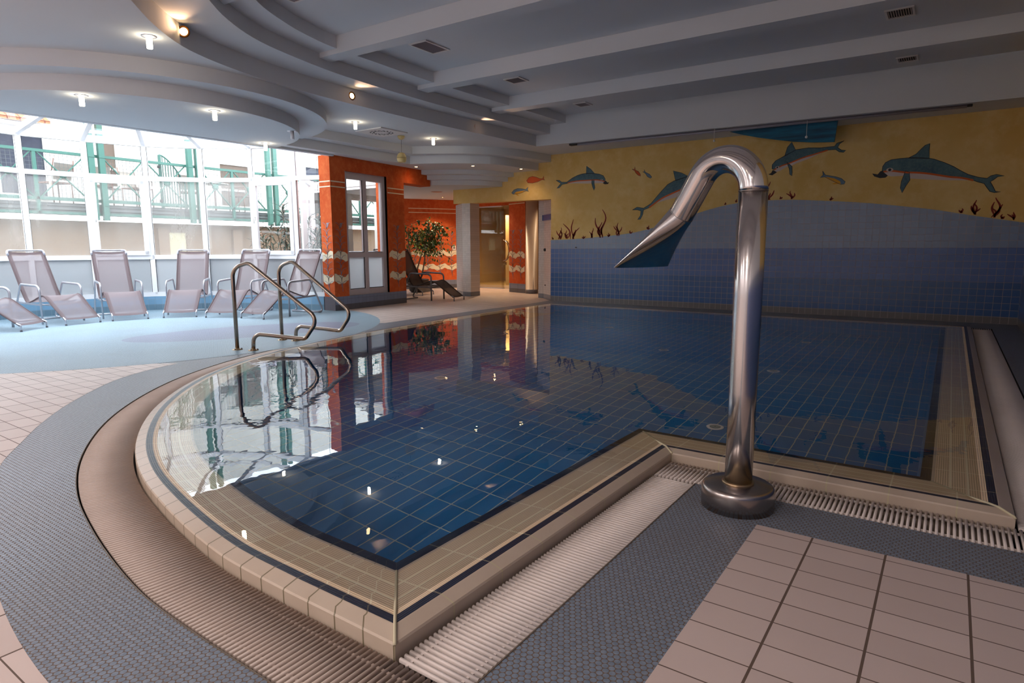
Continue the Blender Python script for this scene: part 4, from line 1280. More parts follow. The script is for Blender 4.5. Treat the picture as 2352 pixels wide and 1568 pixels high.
# stepped slabs
def arcp(c, r, a0, a1, n=48): return [(c[0] + r * math.cos(a0 + (a1 - a0) * k / n), c[1] + r * math.sin(a0 + (a1 - a0) * k / n)) for k in range(n + 1)]
def halfdisc(cx, cy, r, chord):  # chord(y) -> x
    pts = arcp((cx, cy), r, -PI, PI, 140)
    pts = [p for p in pts if p[0] > chord(p[1])]
    return pts
chord = lambda y: -8.33 - 0.075 * (3.9 - y) if y < 3.9 else -8.33
def dz(name, poly, z0, z1):
    b = MB(); b.prism(clean(poly), z0, z1); return b.build(name, M['ceil'], kind='structure')
dz('ceiling', halfdisc(-8.42, 1.86, 2.36, lambda y: chord(y) + 0.0), 2.862, Z3)
dz('ceiling', halfdisc(-8.42, 1.80, 2.03, lambda y: chord(y) + 0.0), 2.70, 2.862)
Vc = {1: [(-7.95, 6.51), (-7.56, 6.75), (-7.11, 7.08), (-6.75, 7.52), (-6.50, 8.12), (-6.40, 9.0)],
      2: [(-8.19, 6.69), (-7.84, 6.84), (-7.46, 7.07), (-7.09, 7.40), (-6.83, 7.85), (-6.705, 9.0)],
      3: [(-8.69, 7.48), (-8.27, 7.70), (-7.86, 7.95), (-7.56, 8.33), (-7.34, 9.0)],
      4: [(-8.72, 7.66), (-8.38, 7.87), (-8.0, 8.14), (-7.70, 8.5), (-7.495, 9.0)],
      5: [(-8.75, 7.80), (-8.33, 8.03), (-7.99, 8.31), (-7.78, 8.6), (-7.645, 9.0)]}
LV = {1: 2.88, 2: 2.73, 3: 2.64, 4: 2.55, 5: 2.45}
tail = [(-9.0, 9.0), (-8.72, 6.93), (-8.70, 5.0)]
dz('ceiling', smooth_curve(Vc[1], 0.08) + [(-9.0, 9.0), (-8.7, 6.93), (-8.45, 5.0), (-8.36, 4.9), (-8.33, 3.5), (-7.95, 3.5)], LV[1], Z3)
dz('ceiling', smooth_curve(Vc[2], 0.08) + [(-9.0, 9.0), (-8.7, 6.93), (-8.45, 5.0), (-8.36, 4.9), (-8.33, 3.5), (-8.19, 3.5)], LV[2], LV[1])
dz('ceiling', smooth_curve(Vc[3], 0.08) + [(-9.0, 9.0)], LV[3], LV[2])
dz('ceiling', smooth_curve(Vc[4], 0.08) + [(-9.02, 9.0)], LV[4], LV[3])
b = MB(); b.poly([smooth_curve(Vc[5], 0.08) + [(-6.0, 9.0), (-6.0, 15.6), (-12.3, 15.6), (-12.3, 6.93), (-8.72, 6.93)][0:0] + [(-9.05, 9.0), (-9.05, 9.2), (-6.0, 9.2), (-6.0, 15.6), (-12.3, 15.6), (-12.3, 6.93), (-8.73, 6.93)]], LV[5], 0, False)
c5 = smooth_curve(Vc[5], 0.08)
for i in range(len(c5) - 1): b.quad((*c5[i], LV[5]), (*c5[i + 1], LV[5]), (*c5[i + 1], LV[4]), (*c5[i], LV[4]))
b.poly([[(-12.3, 6.9), (-8.73, 6.9), (-9.0, 9.0), (-6.0, 9.2), (-6.0, 15.6), (-12.3, 15.6)]], 2.62, 0, True)
b.build('ceiling', M['ceil'], kind='structure')
# upstand closing the building above the bay opening
b = MB()
b.bar((-8.40, 4.98, 3.3), (-8.72, -1.55, 3.3), 0.10, 1.2)
b.build('wall_left_upper', M['ceil'], kind='structure')

# ================================================================= lamps and ceiling fittings
def glass_light(x, y, z, lit, label):
    t = empty('ceiling_light', (x, y, z), label=label, cat='ceiling light', group='glass cylinder ceiling lights')
    b = MB(); b.lathe([(0.024, -0.002), (0.050, -0.002), (0.062, -0.006), (0.066, 0.0), (0.066, 0.004)], 28); b.build('ring', M['alu'], t)
    b = MB(); b.lathe([(0.024, 0.0), (0.025, -0.104), (0.021, -0.108), (0.0001, -0.108)], 20)
    b.build('glass_tube', M['tube'] if lit else M['tubeoff'], t)
    return t


glass_light(-5.567, 0.604, 3.02, True, 'lit glass cylinder light nearest the viewer, top left')
glass_light(-7.05, 4.33, 3.02, True, 'lit glass cylinder light beside the ceiling vent plate')
glass_light(-7.06, 6.11, 3.02, True, 'lit glass cylinder light right of the round hanging speaker')
glass_light(-7.03, 0.59, 2.70, True, 'lit glass cylinder light at left of the round lowered ceiling')
glass_light(-6.60, 1.80, 2.70, True, 'lit glass cylinder light in the middle of the round lowered ceiling')
glass_light(-6.963, 3.122, 2.70, False, 'unlit glass cylinder light near the tip of round ceiling')
glass_light(-8.14, 3.50, 2.70, True, 'lit glass cylinder light in front of the bay window top')
glass_light(-4.6, -2.7, 3.02, True, 'added unseen lit glass cylinder light over the near left floor')  # this and the next two are added out of view to light the foreground
glass_light(-1.2, -3.1, 3.02, True, 'added unseen lit glass cylinder light above the near deck')
glass_light(0.4, -3.6, 3.02, True, 'added unseen lit glass cylinder light above the near right deck')


def can_light(x, y, z, lit, label, r=0.042):
    t = empty('recessed_light', (x, y, z), label=label, cat='recessed light', group='small recessed ceiling lights')
    b = MB(); b.lathe([(r * 0.7, 0.0), (r * 0.72, -0.004), (r, -0.006), (r * 1.12, 0.0)], 24); b.build('ring', M['alud'], t)
    b = MB(); b.lathe([(0.0001, -0.001), (r * 0.7, -0.001)], 20); b.build('lamp', M['bulbs'] if lit else M['plasw'], t)
    return t


can_light(-8.378, 7.061, 2.73, True, 'small recessed light beside the orange stepped wall')
can_light(-7.376, 7.622, 2.73, True, 'small recessed light in the middle of curved ceiling steps')
can_light(-6.868, 8.586, 2.73, True, 'small recessed light close to the yellow wall')
can_light(-10.60, 10.40, 2.45, True, 'small recessed light in annex above the ficus')
can_light(-9.3, 10.9, 2.45, True, 'small recessed light above the glass door')
can_light(-7.4, 11.2, 2.45, True, 'small recessed light in the side passage')
can_light(-10.4, 12.9, 2.45, True, 'added unseen recessed light brightening the room behind the glass door')  # unseen light added to brighten the room behind the door
b = MB(); b.lathe([(0.0001, -0.004), (0.12, -0.004), (0.14, 0.0)], 24, (-9.65, 9.10, 2.45))
b.build('ceiling_valve', plain('rust_tinted_valve', rgb(196, 140, 110), 0.6), label='flat round ceiling valve cover with rusty tint', cat='ceiling valve')
for k, (x, y, e) in enumerate([(-8.37, 7.06, 1.5), (-7.38, 7.62, 8), (-6.87, 8.58, 8), (-10.6, 10.4, 90), (-9.3, 10.9, 150), (-7.4, 11.2, 45), (-10.4, 12.9, 220)]):
    l = bpy.data.lights.new('lamp', 'SPOT'); l.energy = e; l.color = (1, 0.72, 0.45); l.spot_size = 2.2; l.spot_blend = 0.6; l.shadow_soft_size = 0.03
    o = bpy.data.objects.new('recessed_light_beam', l); COL.objects.link(o); o.location = (x, y, (2.73 if k < 3 else 2.45) - 0.02)
    o.parent = [q for q in bpy.data.objects if q.name.startswith('recessed_light') and q.type == 'EMPTY' and abs(q.location.x - x) < 0.06 and abs(q.location.y - y) < 0.06][0]
    o.matrix_parent_inverse = Matrix(); o.location = (0, 0, -0.02)

# wall spots in the fascia of the third ceiling step, shining across the coffers
for (x, y, ang, lab) in [(-5.565, 0.93, -42, 'round fascia spotlight nearest the viewer'), (-6.165, 3.50, -3, 'round glowing fascia spotlight in the middle of curved step'), (-6.135, 6.15, 2, 'farthest round glowing fascia spotlight')]:
    t = empty('fascia_spotlight', (x, y, 3.145 if y < 1 else 3.125), math.radians(ang), label=lab, cat='spotlight', group='spotlights in the curved ceiling step')
    b = MB(); b.lathe([(0.036, -0.004), (0.038, 0.006), (0.052, 0.008), (0.056, -0.003)], 28, axis='x'); b.build('ring', M['brassring'], t)
    b = MB(); b.lathe([(0.0001, 0.004), (0.030, 0.003), (0.036, 0.0)], 20, axis='x'); b.build('bulb', M['bulb'], t)
    l = bpy.data.lights.new('lamp', 'SPOT'); l.energy = 16; l.color = (1, 0.58, 0.32); l.spot_size = math.radians(75); l.spot_blend = 0.7; l.shadow_soft_size = 0.03
    o = bpy.data.objects.new('spotlight_beam', l); COL.objects.link(o); o.parent = t; o.location = (0.02, 0, 0.0); o.rotation_euler = (0, -math.radians(95), 0)

# unseen warm lamps added behind the viewer for the foreground light inferred there
def unseen_panel_lamp(x, y, e, label):
    t = empty('added_panel_lamp', (x, y, 3.018), label=label, cat='ceiling lamp', group='unseen ceiling lamps added over the near deck')
    b = MB(); b.box(-0.34, 0.34, -0.34, 0.34, -0.03, 0.0); b.build('housing', M['plasw'], t)
    b = MB(); b.quad((-0.3, -0.3, -0.031), (-0.3, 0.3, -0.031), (0.3, 0.3, -0.031), (0.3, -0.3, -0.031)); b.build('diffuser', M['panelglow'], t)
    l = bpy.data.lights.new('lamp', 'AREA'); l.energy = e; l.color = (1, 0.89, 0.87); l.size = 0.6
    o = bpy.data.objects.new('added_panel_light', l); COL.objects.link(o); o.parent = t; o.location = (0, 0, -0.035)


M['panelglow'] = emis('panel_glow', (1, 0.94, 0.92, 1), 3.0)
for x, y, lab in [(-0.6, -4.2, 'unseen square ceiling lamp added behind the viewer, right'), (-3.2, -4.2, 'unseen square ceiling lamp added behind the viewer, middle'), (-5.8, -4.2, 'unseen square ceiling lamp added behind the viewer, left')]:
    unseen_panel_lamp(x, y, 70, lab)

# ceiling air grilles
def air_grille(x0, x1, y0, y1, z, label, axis='x'):
    t = empty('air_grille', ((x0 + x1) / 2, (y0 + y1) / 2, z), label=label, cat='air grille', group='air grilles in the coffered ceiling')
    w, h = (x1 - x0) / 2, (y1 - y0) / 2
    b = MB(); e = 0.022
    for q in ((-w, w, -h, -h + e), (-w, w, h - e, h), (-w, -w + e, -h + e, h - e), (w - e, w, -h + e, h - e)): b.box(*q, -0.014, 0)
    b.build('frame', M['plasw'], t)
    b = MB(); n = int((2 * w - 2 * e) / 0.022)
    for k in range(n):
        x = -w + e + (2 * w - 2 * e) * (k + 0.5) / n
        b.bar((x, -h + e, -0.008), (x, h - e, -0.008), 0.0022, 0.012, up=(0.6, 0, 0.8))
    b.build('slats', M['frameg'], t)
    b = MB(); b.quad((-w + e, -h + e, -0.002), (w - e, -h + e, -0.002), (w - e, h - e, -0.002), (-w + e, h - e, -0.002)); b.build('duct', M['dark'], t)


air_grille(-4.94, -4.66, 3.32, 3.76, 3.52, 'dark slatted air grille in the nearest visible coffer')
air_grille(-4.93, -4.66, 5.25, 5.52, 3.52, 'small slatted air grille in the second coffer')
air_grille(-0.19, 0.075, 5.38, 5.68, 3.52, 'slatted air grille at right of the ceiling')
air_grille(-4.87, -4.63, 7.18, 7.45, 3.52, 'slatted air grille at left end of the far coffer')
air_grille(-0.21, 0.03, 7.34, 7.60, 3.52, 'slatted air grille at right in the far coffer')
air_grille(-4.95, -4.67, 1.30, 1.74, 3.52, 'air grille cut off by the top edge of picture')

# swirl diffuser plate
t = empty('swirl_diffuser', (-7.32, 5.13, 3.02), label='square white ceiling plate with ring of small slots', cat='air diffuser')
b = MB(); b.box(-0.30, 0.30, -0.30, 0.30, -0.016, 0); b.build('plate', M['plasw'], t)
b = MB()
for k in range(16):
    for r, o_ in ((0.13, 0), (0.18, 0.2)):
        a = 2 * PI * k / 16 + o_
        b.bar((r * math.cos(a) - 0.018 * math.sin(a + 0.5), r * math.sin(a) + 0.018 * math.cos(a + 0.5), -0.017), (r * math.cos(a) + 0.018 * math.sin(a + 0.5), r * math.sin(a) - 0.018 * math.cos(a + 0.5), -0.017), 0.014, 0.004)
b.build('slots', M['dark'], t)

# hanging ball loudspeaker
t = empty('hanging_speaker', (-7.34, 5.60, 3.02), label='cream ball shaped loudspeaker hanging from ceiling on a thin cord', cat='speaker')
b = MB(); b.lathe([(0.062, 0), (0.06, -0.02), (0.045, -0.045), (0.02, -0.062), (0.0001, -0.064)], 24); b.build('canopy', M['cream_pl'], t)
b = MB(); b.tube([(0, 0, -0.06), (0, 0, -0.28)], 0.0025, 6); b.build('cord', M['gasket'], t)
b = MB(); b.lathe([(0.0001, -0.275), (0.03, -0.278), (0.055, -0.295), (0.075, -0.325), (0.083, -0.36), (0.083, -0.365)], 28); b.build('upper_shell', M['cream_pl'], t)
b = MB(); b.lathe([(0.083, -0.368), (0.082, -0.385), (0.074, -0.42), (0.06, -0.44), (0.0001, -0.44)], 28); b.build('lower_shell', M['cream_pl'], t)

# blue wave panel and pull cords below the bulkhead
b = MB()
pts = [(-1.00, 3.02), (-1.03, 2.705), (-1.31, 2.725), (-1.64, 2.77), (-1.99, 2.845), (-2.17, 2.885), (-2.42, 2.955), (-2.62, 3.02)]
T = lambda u, v: (u, 8.50, v)
b.poly([pts], 0, 0, to3=T); b.poly([pts], 0, 0, to3=lambda u, v: (u, 8.53, v))
for i in range(len(pts)):
    a, c = pts[i - 1], pts[i]; b.quad((a[0], 8.5, a[1]), (c[0], 8.5, c[1]), (c[0], 8.53, c[1]), (a[0], 8.53, a[1]))
b.build('wave_panel', M['wave'], label='blue painted wave shaped panel hanging under the ceiling edge', cat='panel')
for (x, z0, lab) in [(-2.74, 2.845, 'thin pull cord with ball left of the blue panel'), (-1.375, 2.785, 'thin pull cord with white ball in front of blue panel')]:
    t = empty('pull_cord', (x, 8.08 if x < -2 else 8.20, 3.02), label=lab, cat='pull cord', group='pull cords below the bulkhead')
    b = MB(); b.tube([(0, 0, 0), (0, 0, z0 - 3.02)], 0.0035, 6); b.build('cord', M['plasw'], t)
    b = MB(); b.ball((0, 0, z0 - 3.02 - 0.015), 0.020, 12); b.build('ball', M['plasw'], t)
# recessed screen slot in the soffit
t = empty('screen_slot', (-2.3, 8.15, 3.018), math.atan2(0.38, 7.49), label='long recessed roller tube along the soffit edge', cat='roller tube')
b = MB(); b.box(-3.0, 2.9, -0.004, 0.09, -0.004, 0.0); b.build('slot', plain('slot_shadow', rgb(150, 146, 156), 0.7), t)
b = MB(); b.tube([(-2.95, 0.045, -0.024), (2.9, 0.045, -0.024)], 0.02, 10); b.build('roller', plain('roller_grey', rgb(160, 156, 168), 0.5), t)
b = MB(); b.box(2.9, 2.96, 0.02, 0.07, -0.03, 0.0); b.build('end_cap', M['gasket'], t)
b = MB(); b.box(-3.1, -2.95, 0.0, 0.09, -0.03, 0.0); b.build('end_cap', M['gasket'], t)

# ================================================================= neck shower
t = empty('neck_shower', (-0.085, 0.20, 0.0), math.radians(180 - 20), label='polished steel swan neck shower standing on the pool deck', cat='shower')
RB = 0.150
b = MB(); b.lathe([(RB, 0.0), (RB, 0.080), (RB - 0.004, 0.092), (RB - 0.016, 0.100), (0.066, 0.106)], 64)
b.build('base_cover', M['steelb'], t)
b = MB(); b.lathe([(0.066, 0.104), (0.067, 0.110), (0.061, 0.112), (0.0575, 0.112)], 40); b.build('collar', M['brass'], t)
Ra = 0.140; PR = 0.0565
pts = [(0, 0, 0.10), (0, 0, 0.5), (0, 0, 0.9), (0, 0, 1.327)]
TURN = math.radians(146)
for k in range(1, 25):
    a = TURN * k / 24
    pts.append((Ra * (1 - math.cos(a)), 0, 1.327 + Ra * math.sin(a)))
e = Vector(pts[-1]); dd = Vector((math.sin(TURN), 0, math.cos(TURN)))
wl = e + dd * 0.185
pts.append(tuple(e + dd * 0.1)); pts.append(tuple(wl)); pts.append(tuple(wl + (Vector((0.592, 0, 1.012)) - wl).normalized() * 0.002))
b = MB(); b.tube(pts[:4], PR, 48)
b.build('pipe', M['steelv'], t)
b = MB(); b.tube(pts[3:], PR, 48)
b.build('bend', M['steel'], t)
b = MB()
for zz in (1.327,): b.lathe([(PR + 0.0002, -0.002), (PR + 0.0012, 0.0), (PR + 0.0002, 0.002)], 40, (0, 0, zz))
wld = MB(); _nd = (Vector((0.592, 0, 1.012)) - wl).normalized(); _bs = (_nd + dd).normalized(); wld.tube([tuple(wl - _bs * 0.002), tuple(wl + _bs * 0.002)], PR + 0.0008, 40)
b.build('weld_seam', M['steelb'], t); wld.build('weld_seam', M['steelb'], t)
# nozzle: round at the weld, flattening to a wide thin outlet
tip = Vector((0.592, 0, 1.012))
nd = (tip - wl); nl = nd.length; nd.normalize()
upv = Vector((nd.z, 0, -nd.x)) * -1
if upv.z < 0: upv = -upv
b = MB(); NR, NC = 14, 48
for i in range(NR + 1):
    s = i / NR
    half = PR + (0.188 - PR) * s
    thick = PR * (1 - s ** 1.25) + 0.005 * s ** 1.25
    w0 = max(0.0, 1 - s * 6)
    bis = (dd + nd).normalized()
    u0 = Vector((bis.z, 0, -bis.x)); u0 = -u0 if u0.dot(upv) < 0 else u0
    uq = (upv * (1 - w0) + u0 * (w0)).copy()
    c = wl + nd * (nl * s)
    for k in range(NC):
        a = 2 * PI * k / NC
        pw = 1.0
        cx, sx = math.cos(a), math.sin(a)
        p = c + Vector((0, 1, 0)) * (half * cx) + uq * (thick * sx)
        # outlet cut square to the floor
        b.v.append(tuple(p))
for i in range(NR):
    for k in range(NC):
        k2 = (k + 1) % NC
        b.face((i * NC + k, i * NC + k2, (i + 1) * NC + k2, (i + 1) * NC + k), 0, smooth=True)
b.build('nozzle', M['steel'], t)

# ================================================================= handrails
def handrail(loc, ang, label):
    t = empty('pool_handrail', (*loc, 0), math.radians(ang), label=label, cat='handrail', group='pair of pool handrails')
    p = [(0, 0, 0.0), (0, 0, 0.92), (0.20, 0, 0.965), (0.955, 0, 0.385), (0.93, 0, 0.155), (0.24, 0, 0.185), (0.205, 0, 0.0)]
    p = [(0.0, 0, 0.0), (0.0, 0, 0.90), (0.21, 0, 0.958), (1.03, 0, 0.37), (0.86, 0, 0.150), (0.22, 0, 0.185), (0.205, 0, 0.0)]
    pts = fillet(p, [0.14, 0.10, 0.11, 0.07, 0.12], 10)
    b = MB(); b.tube(pts, 0.0215, 16); b.build('pipe', M['rail'], t)
    for x in (0.0, 0.205):
        b = MB(); b.lathe([(0.055, 0), (0.055, 0.006), (0.028, 0.009), (0.024, 0.02), (0.0215, 0.02)], 24, (x, 0, 0)); f = b.build('flange', M['brass'], t)
        for k in range(3):
            b = MB(); a = 2 * PI * k / 3 + 0.6; b.lathe([(0.008, 0.004), (0.008, 0.016), (0.005, 0.020), (0.0001, 0.020)], 8, (x + 0.043 * math.cos(a), 0.043 * math.sin(a), 0))
            b.build('bolt', M['alud'], f)
    return t


handrail((-5.831, 1.42), 20, 'curved steel pool handrail nearer the viewer')
handrail((-6.073, 2.163), 14, 'curved steel pool handrail farther from the viewer')

# ================================================================= loungers
def fabric(name, c, alpha):
    m = NT(name)
    uvw = m.pos()
    f = m.noise(400, 1)
    m.col(m.mix(f, tuple(v * 0.85 for v in c[:3]) + (1,), c)); m.set(Roughness=0.8)
    tr = m.n('ShaderNodeBsdfTransparent'); mx = m.n('ShaderNodeMixShader'); mx.inputs[0].default_value = alpha
    tl = m.n('ShaderNodeBsdfTranslucent'); tl.inputs[0].default_value = c
    m2 = m.n('ShaderNodeMixShader'); m2.inputs[0].default_value = 0.35
    m.t.links.new(m.b.outputs[0], m2.inputs[1]); m.t.links.new(tl.outputs[0], m2.inputs[2])
    m.t.links.new(tr.outputs[0], mx.inputs[1]); m.t.links.new(m2.outputs[0], mx.inputs[2])
    m.t.links.new(mx.outputs[0], m.out.inputs['Surface'])
    return m.mat


M['sling'] = fabric('taupe_mesh_fabric', rgb(158, 142, 144), 0.68)
M['hem'] = fabric('taupe_mesh_hem', rgb(128, 110, 112), 0.96)
M['slingd'] = fabric('brown_mesh_fabric', rgb(84, 68, 62), 0.95)
M['hemd'] = fabric('brown_mesh_hem', rgb(70, 56, 52), 1.0)


def make_lounger(dark=False):
    t = empty('sun_lounger', (0, 0, 0))
    prof = [(-0.005, 0.085), (-0.12, 0.165), (-0.27, 0.275), (-0.40, 0.375), (-0.47, 0.415), (-0.53, 0.425), (-0.60, 0.405), (-0.74, 0.355), (-0.88, 0.315), (-0.95, 0.315),
            (-1.00, 0.36), (-1.08, 0.50), (-1.17, 0.68), (-1.25, 0.84), (-1.32, 0.98), (-1.365, 1.075)]
    P = smooth_curve(prof, 0.045)
    hw = [0.235 + 0.012 * min(1, i / len(P) * 3) for i in range(len(P))]
    b = MB(); cols = [-1, -0.84, -0.84, -0.3, 0.3, 0.84, 0.84, 1]
    xs = [-1.0, -0.82, -0.4, 0.0, 0.4, 0.82, 1.0]
    n = len(xs)
    for i, (x, z) in enumerate(P):
        for s_ in xs:
            sag = 0.018 * (1 - s_ * s_) * (1 if -0.9 < x < -0.6 or x < -1.0 else 0.6)
            b.v.append((x - (0.012 if x < -1.0 else 0) * (1 - s_ * s_), s_ * hw[i], z - sag))
    last = len(P) - 1
    for i in range(last):
        for k in range(n - 1):
            edge = k in (0, n - 2) or i == 0 or i >= last - 1
            b.face((i * n + k, i * n + k + 1, (i + 1) * n + k + 1, (i + 1) * n + k), 1 if edge else 0, smooth=True)
    b.build('fabric_sling', [M['slingd'], M['hemd']] if dark else [M['sling'], M['hem']], t)
    mt = M['alud'] if dark else M['alu']
    for sy in (-1, 1):
        b = MB(); b.tube([(x, sy * (h_ + 0.006), z - 0.004) for (x, z), h_ in zip(P, hw)], 0.011, 8, flat=1.0)
        b.build('side_rail', M['hemd'] if dark else M['hem'], t)
        b = MB(); b.tube(fillet([(P[0][0] - 0.04, sy * 0.243, P[0][1] + 0.03), (0.012, sy * 0.243, 0.085), (0.012, sy * 0.243, 0.0)], 0.02, 4), 0.011, 10)
        f = b.build('foot', mt, t)
        b = MB(); b.lathe([(0.014, 0), (0.014, 0.022), (0.011, 0.024)], 10, (0.012, sy * 0.243, 0)); b.build('foot_cap', M['alud'], f)
        # arm: front leg, armrest, rear leg
        y = sy * 0.292
        pts = fillet([(-0.50, y, 0.0), (-0.50, y, 0.565), (-1.00, y, 0.585), (-1.10, y, 0.40), (-1.30, y, 0.018), (-1.16, y, 0.018)], [0.085, 0.05, 0.2, 0.055], 7)
        b = MB()
        # flat oval section
        b.tube(pts, 0.0125, 10, flat=1.5)
        b.build('arm_frame', mt, t)
        b = MB(); b.bar((-0.50, y * 0.97, 0.285), (-1.16, y * 0.97, 0.305), 0.014, 0.028); b.build('seat_rail', mt, t)
    for pp_, rr_ in (([(-1.16, -0.292, 0.018), (-1.16, 0.292, 0.018)], 0.0125), ([(-0.52, -0.285, 0.285), (-0.52, 0.285, 0.285)], 0.010), ([(-1.05, -0.285, 0.30), (-1.05, 0.285, 0.30)], 0.010),
                     (fillet([(-0.56, -0.28, 0.31), (-0.58, -0.15, 0.265), (-0.58, 0.15, 0.265), (-0.56, 0.28, 0.31)], 0.08, 4), 0.008)):
        b = MB(); b.tube(pp_, rr_, 8); b.build('cross_bar', mt, t)
    xt, zt = P[-1]
    h_ = hw[-1] + 0.006
    b = MB(); b.tube(fillet([(xt + 0.03, -h_, zt - 0.065), (xt - 0.004, -h_, zt + 0.016), (xt - 0.004, h_, zt + 0.016), (xt + 0.03, h_, zt - 0.065)], 0.045, 6), 0.0135, 10)
    b.build('top_bar', M['hemd'] if dark else M['alu'], t)
    for s_ in (-1, 1):
        b = MB(); c_ = fillet([(xt + 0.02, s_ * h_, zt - 0.05), (xt - 0.004, s_ * h_, zt + 0.016), (xt - 0.004, s_ * (h_ - 0.07), zt + 0.016)], 0.045, 6)
        b.tube(c_, 0.0165, 10)
        b.build('corner_cap', M['alud'] if dark else M['plasl'], t)
    return t


M['plasl'] = plain('pale_lilac_plastic', rgb(206, 204, 218), 0.35, var=0.01)
proto = make_lounger()
LG = [((-9.62, 0.12), 62, 'taupe sun lounger ending the row, only one foot corner in view'),
      ((-9.845, 0.834), 36, 'second sun lounger from the left, only its foot end in view'),
      ((-10.018, 1.515), 8, 'taupe mesh sun lounger before second window post, angled right'),
      ((-9.981, 2.166), -14, 'taupe mesh sun lounger facing the viewer below the opening window'),
      ((-9.70, 2.805), -39.5, 'taupe mesh sun lounger in the middle of the bay'),
      ((-9.108, 3.154), -59, 'taupe mesh sun lounger partly behind the nearer handrail'),
      ((-8.52, 3.352), -80, 'taupe mesh sun lounger beside the orange pillar, seen from its side')]
for i, ((x, y), a, lab) in enumerate(LG):
    o = proto if i == 0 else copy_tree(proto)
    o.location = (x, y, 0.0016); o.rotation_euler = (0, 0, math.radians(a))
    tag(o, lab, 'sun lounger', 'taupe sun loungers round the window bay')
pd = make_lounger(True)
for i, ((x, y), a, lab) in enumerate([((-8.05, 7.93), 14, 'dark brown sun lounger standing in the doorway of annex'), ((-9.72, 8.78), 10, 'dark brown sun lounger behind the other brown one by the plant')]):
    o = pd if i == 0 else copy_tree(pd)
    o.location = (x, y, 0.001); o.rotation_euler = (0, 0, math.radians(a))
    tag(o, lab, 'sun lounger', 'brown sun loungers in the annex')

# ================================================================= plants
rp = random.Random(11)


def leaf(b, p, d, n_, L, w, mat=0, droop=0.25):
    d = d.normalized(); s = d.cross(n_)
    if s.length < 1e-4: s = d.cross(Vector((1, 0, 0)))
    s.normalize(); nn = s.cross(d)
    q = [p, p + d * L * 0.4 + s * w + nn * w * 0.3, p + d * L * 0.75 + s * w * 0.55 - nn * L * droop * 0.4, p + d * L - nn * L * droop, p + d * L * 0.75 - s * w * 0.55 - nn * L * droop * 0.4, p + d * L * 0.4 - s * w + nn * w * 0.3, p + d * L * 0.45]
    k = len(b.v); b.v += [tuple(v) for v in q]
    b.face((k, k + 1, k + 6), mat); b.face((k + 1, k + 2, k + 6), mat); b.face((k + 2, k + 3, k + 6), mat)
    b.face((k + 3, k + 4, k + 6), mat); b.face((k + 4, k + 5, k + 6), mat); b.face((k + 5, k, k + 6), mat)


t = empty('potted_ficus', (-10.60, 9.38, 0), label='leafy green ficus tree in dark pot before the red wall', cat='potted plant')
b = MB(); b.lathe([(0.17, 0), (0.22, 0.05), (0.275, 0.28), (0.29, 0.33), (0.27, 0.34), (0.26, 0.30), (0.0001, 0.29)], 32); b.build('pot', M['pot'], t)
b = MB()
trunks = [[(0.0, -0.02, 0.28), (-0.05, 0.05, 0.6), (-0.02, 0.15, 0.9), (0.05, 0.22, 1.15), (0.0, 0.42, 1.45), (0.02, 0.5, 1.7)],
          [(0.03, 0.05, 0.28), (0.06, 0.15, 0.6), (0.03, 0.28, 1.0), (0.06, 0.45, 1.35), (0.05, 0.7, 1.75)],
          [(-0.03, -0.03, 0.28), (-0.05, -0.12, 0.7), (-0.05, -0.25, 1.2), (0.0, -0.3, 1.6)]]
nodes = []
for tr in trunks:
    pts = fillet(tr, 0.2, 4); b.tube(pts, [0.022 - 0.014 * i / len(pts) for i in range(len(pts))], 8)
    nodes += [Vector(p) for p in pts[len(pts) // 2:]]
tw = []
for i in range(60):
    s0 = rp.choice(nodes); e0 = Vector((rp.uniform(-0.5, 0.5), rp.uniform(-0.62, 1.25), rp.uniform(0.75, 1.95)))
    mid = (s0 + e0) / 2 + Vector((0, 0, 0.12))
    pts = fillet([s0, mid, e0], 0.3, 3); b.tube(pts, 0.0045, 5, caps=False); tw.append(pts)
b.build('trunk', M['bark'], t)
b = MB()
for pts in tw:
    for j in range(20):
        u = rp.uniform(0.25, 1.0) * (len(pts) - 1); i0 = min(len(pts) - 2, int(u)); p = pts[i0].lerp(pts[i0 + 1], u - i0) + Vector((rp.gauss(0, .05), rp.gauss(0, .05), rp.gauss(0, .04)))
        d = Vector((rp.uniform(-1, 1), rp.uniform(-1, 1), rp.uniform(-1.5, 0.1)))
        yl = p.y < 0 and p.z > 1.0 and rp.random() < 0.5
        leaf(b, p, d, Vector((rp.uniform(-.4, .4), rp.uniform(-.4, .4), 1)), rp.uniform(0.06, 0.10), rp.uniform(0.020, 0.030), 1 if yl else 0, 0.3)
b.build('foliage', [M['leafg'], M['leafy']], t, kind='stuff')

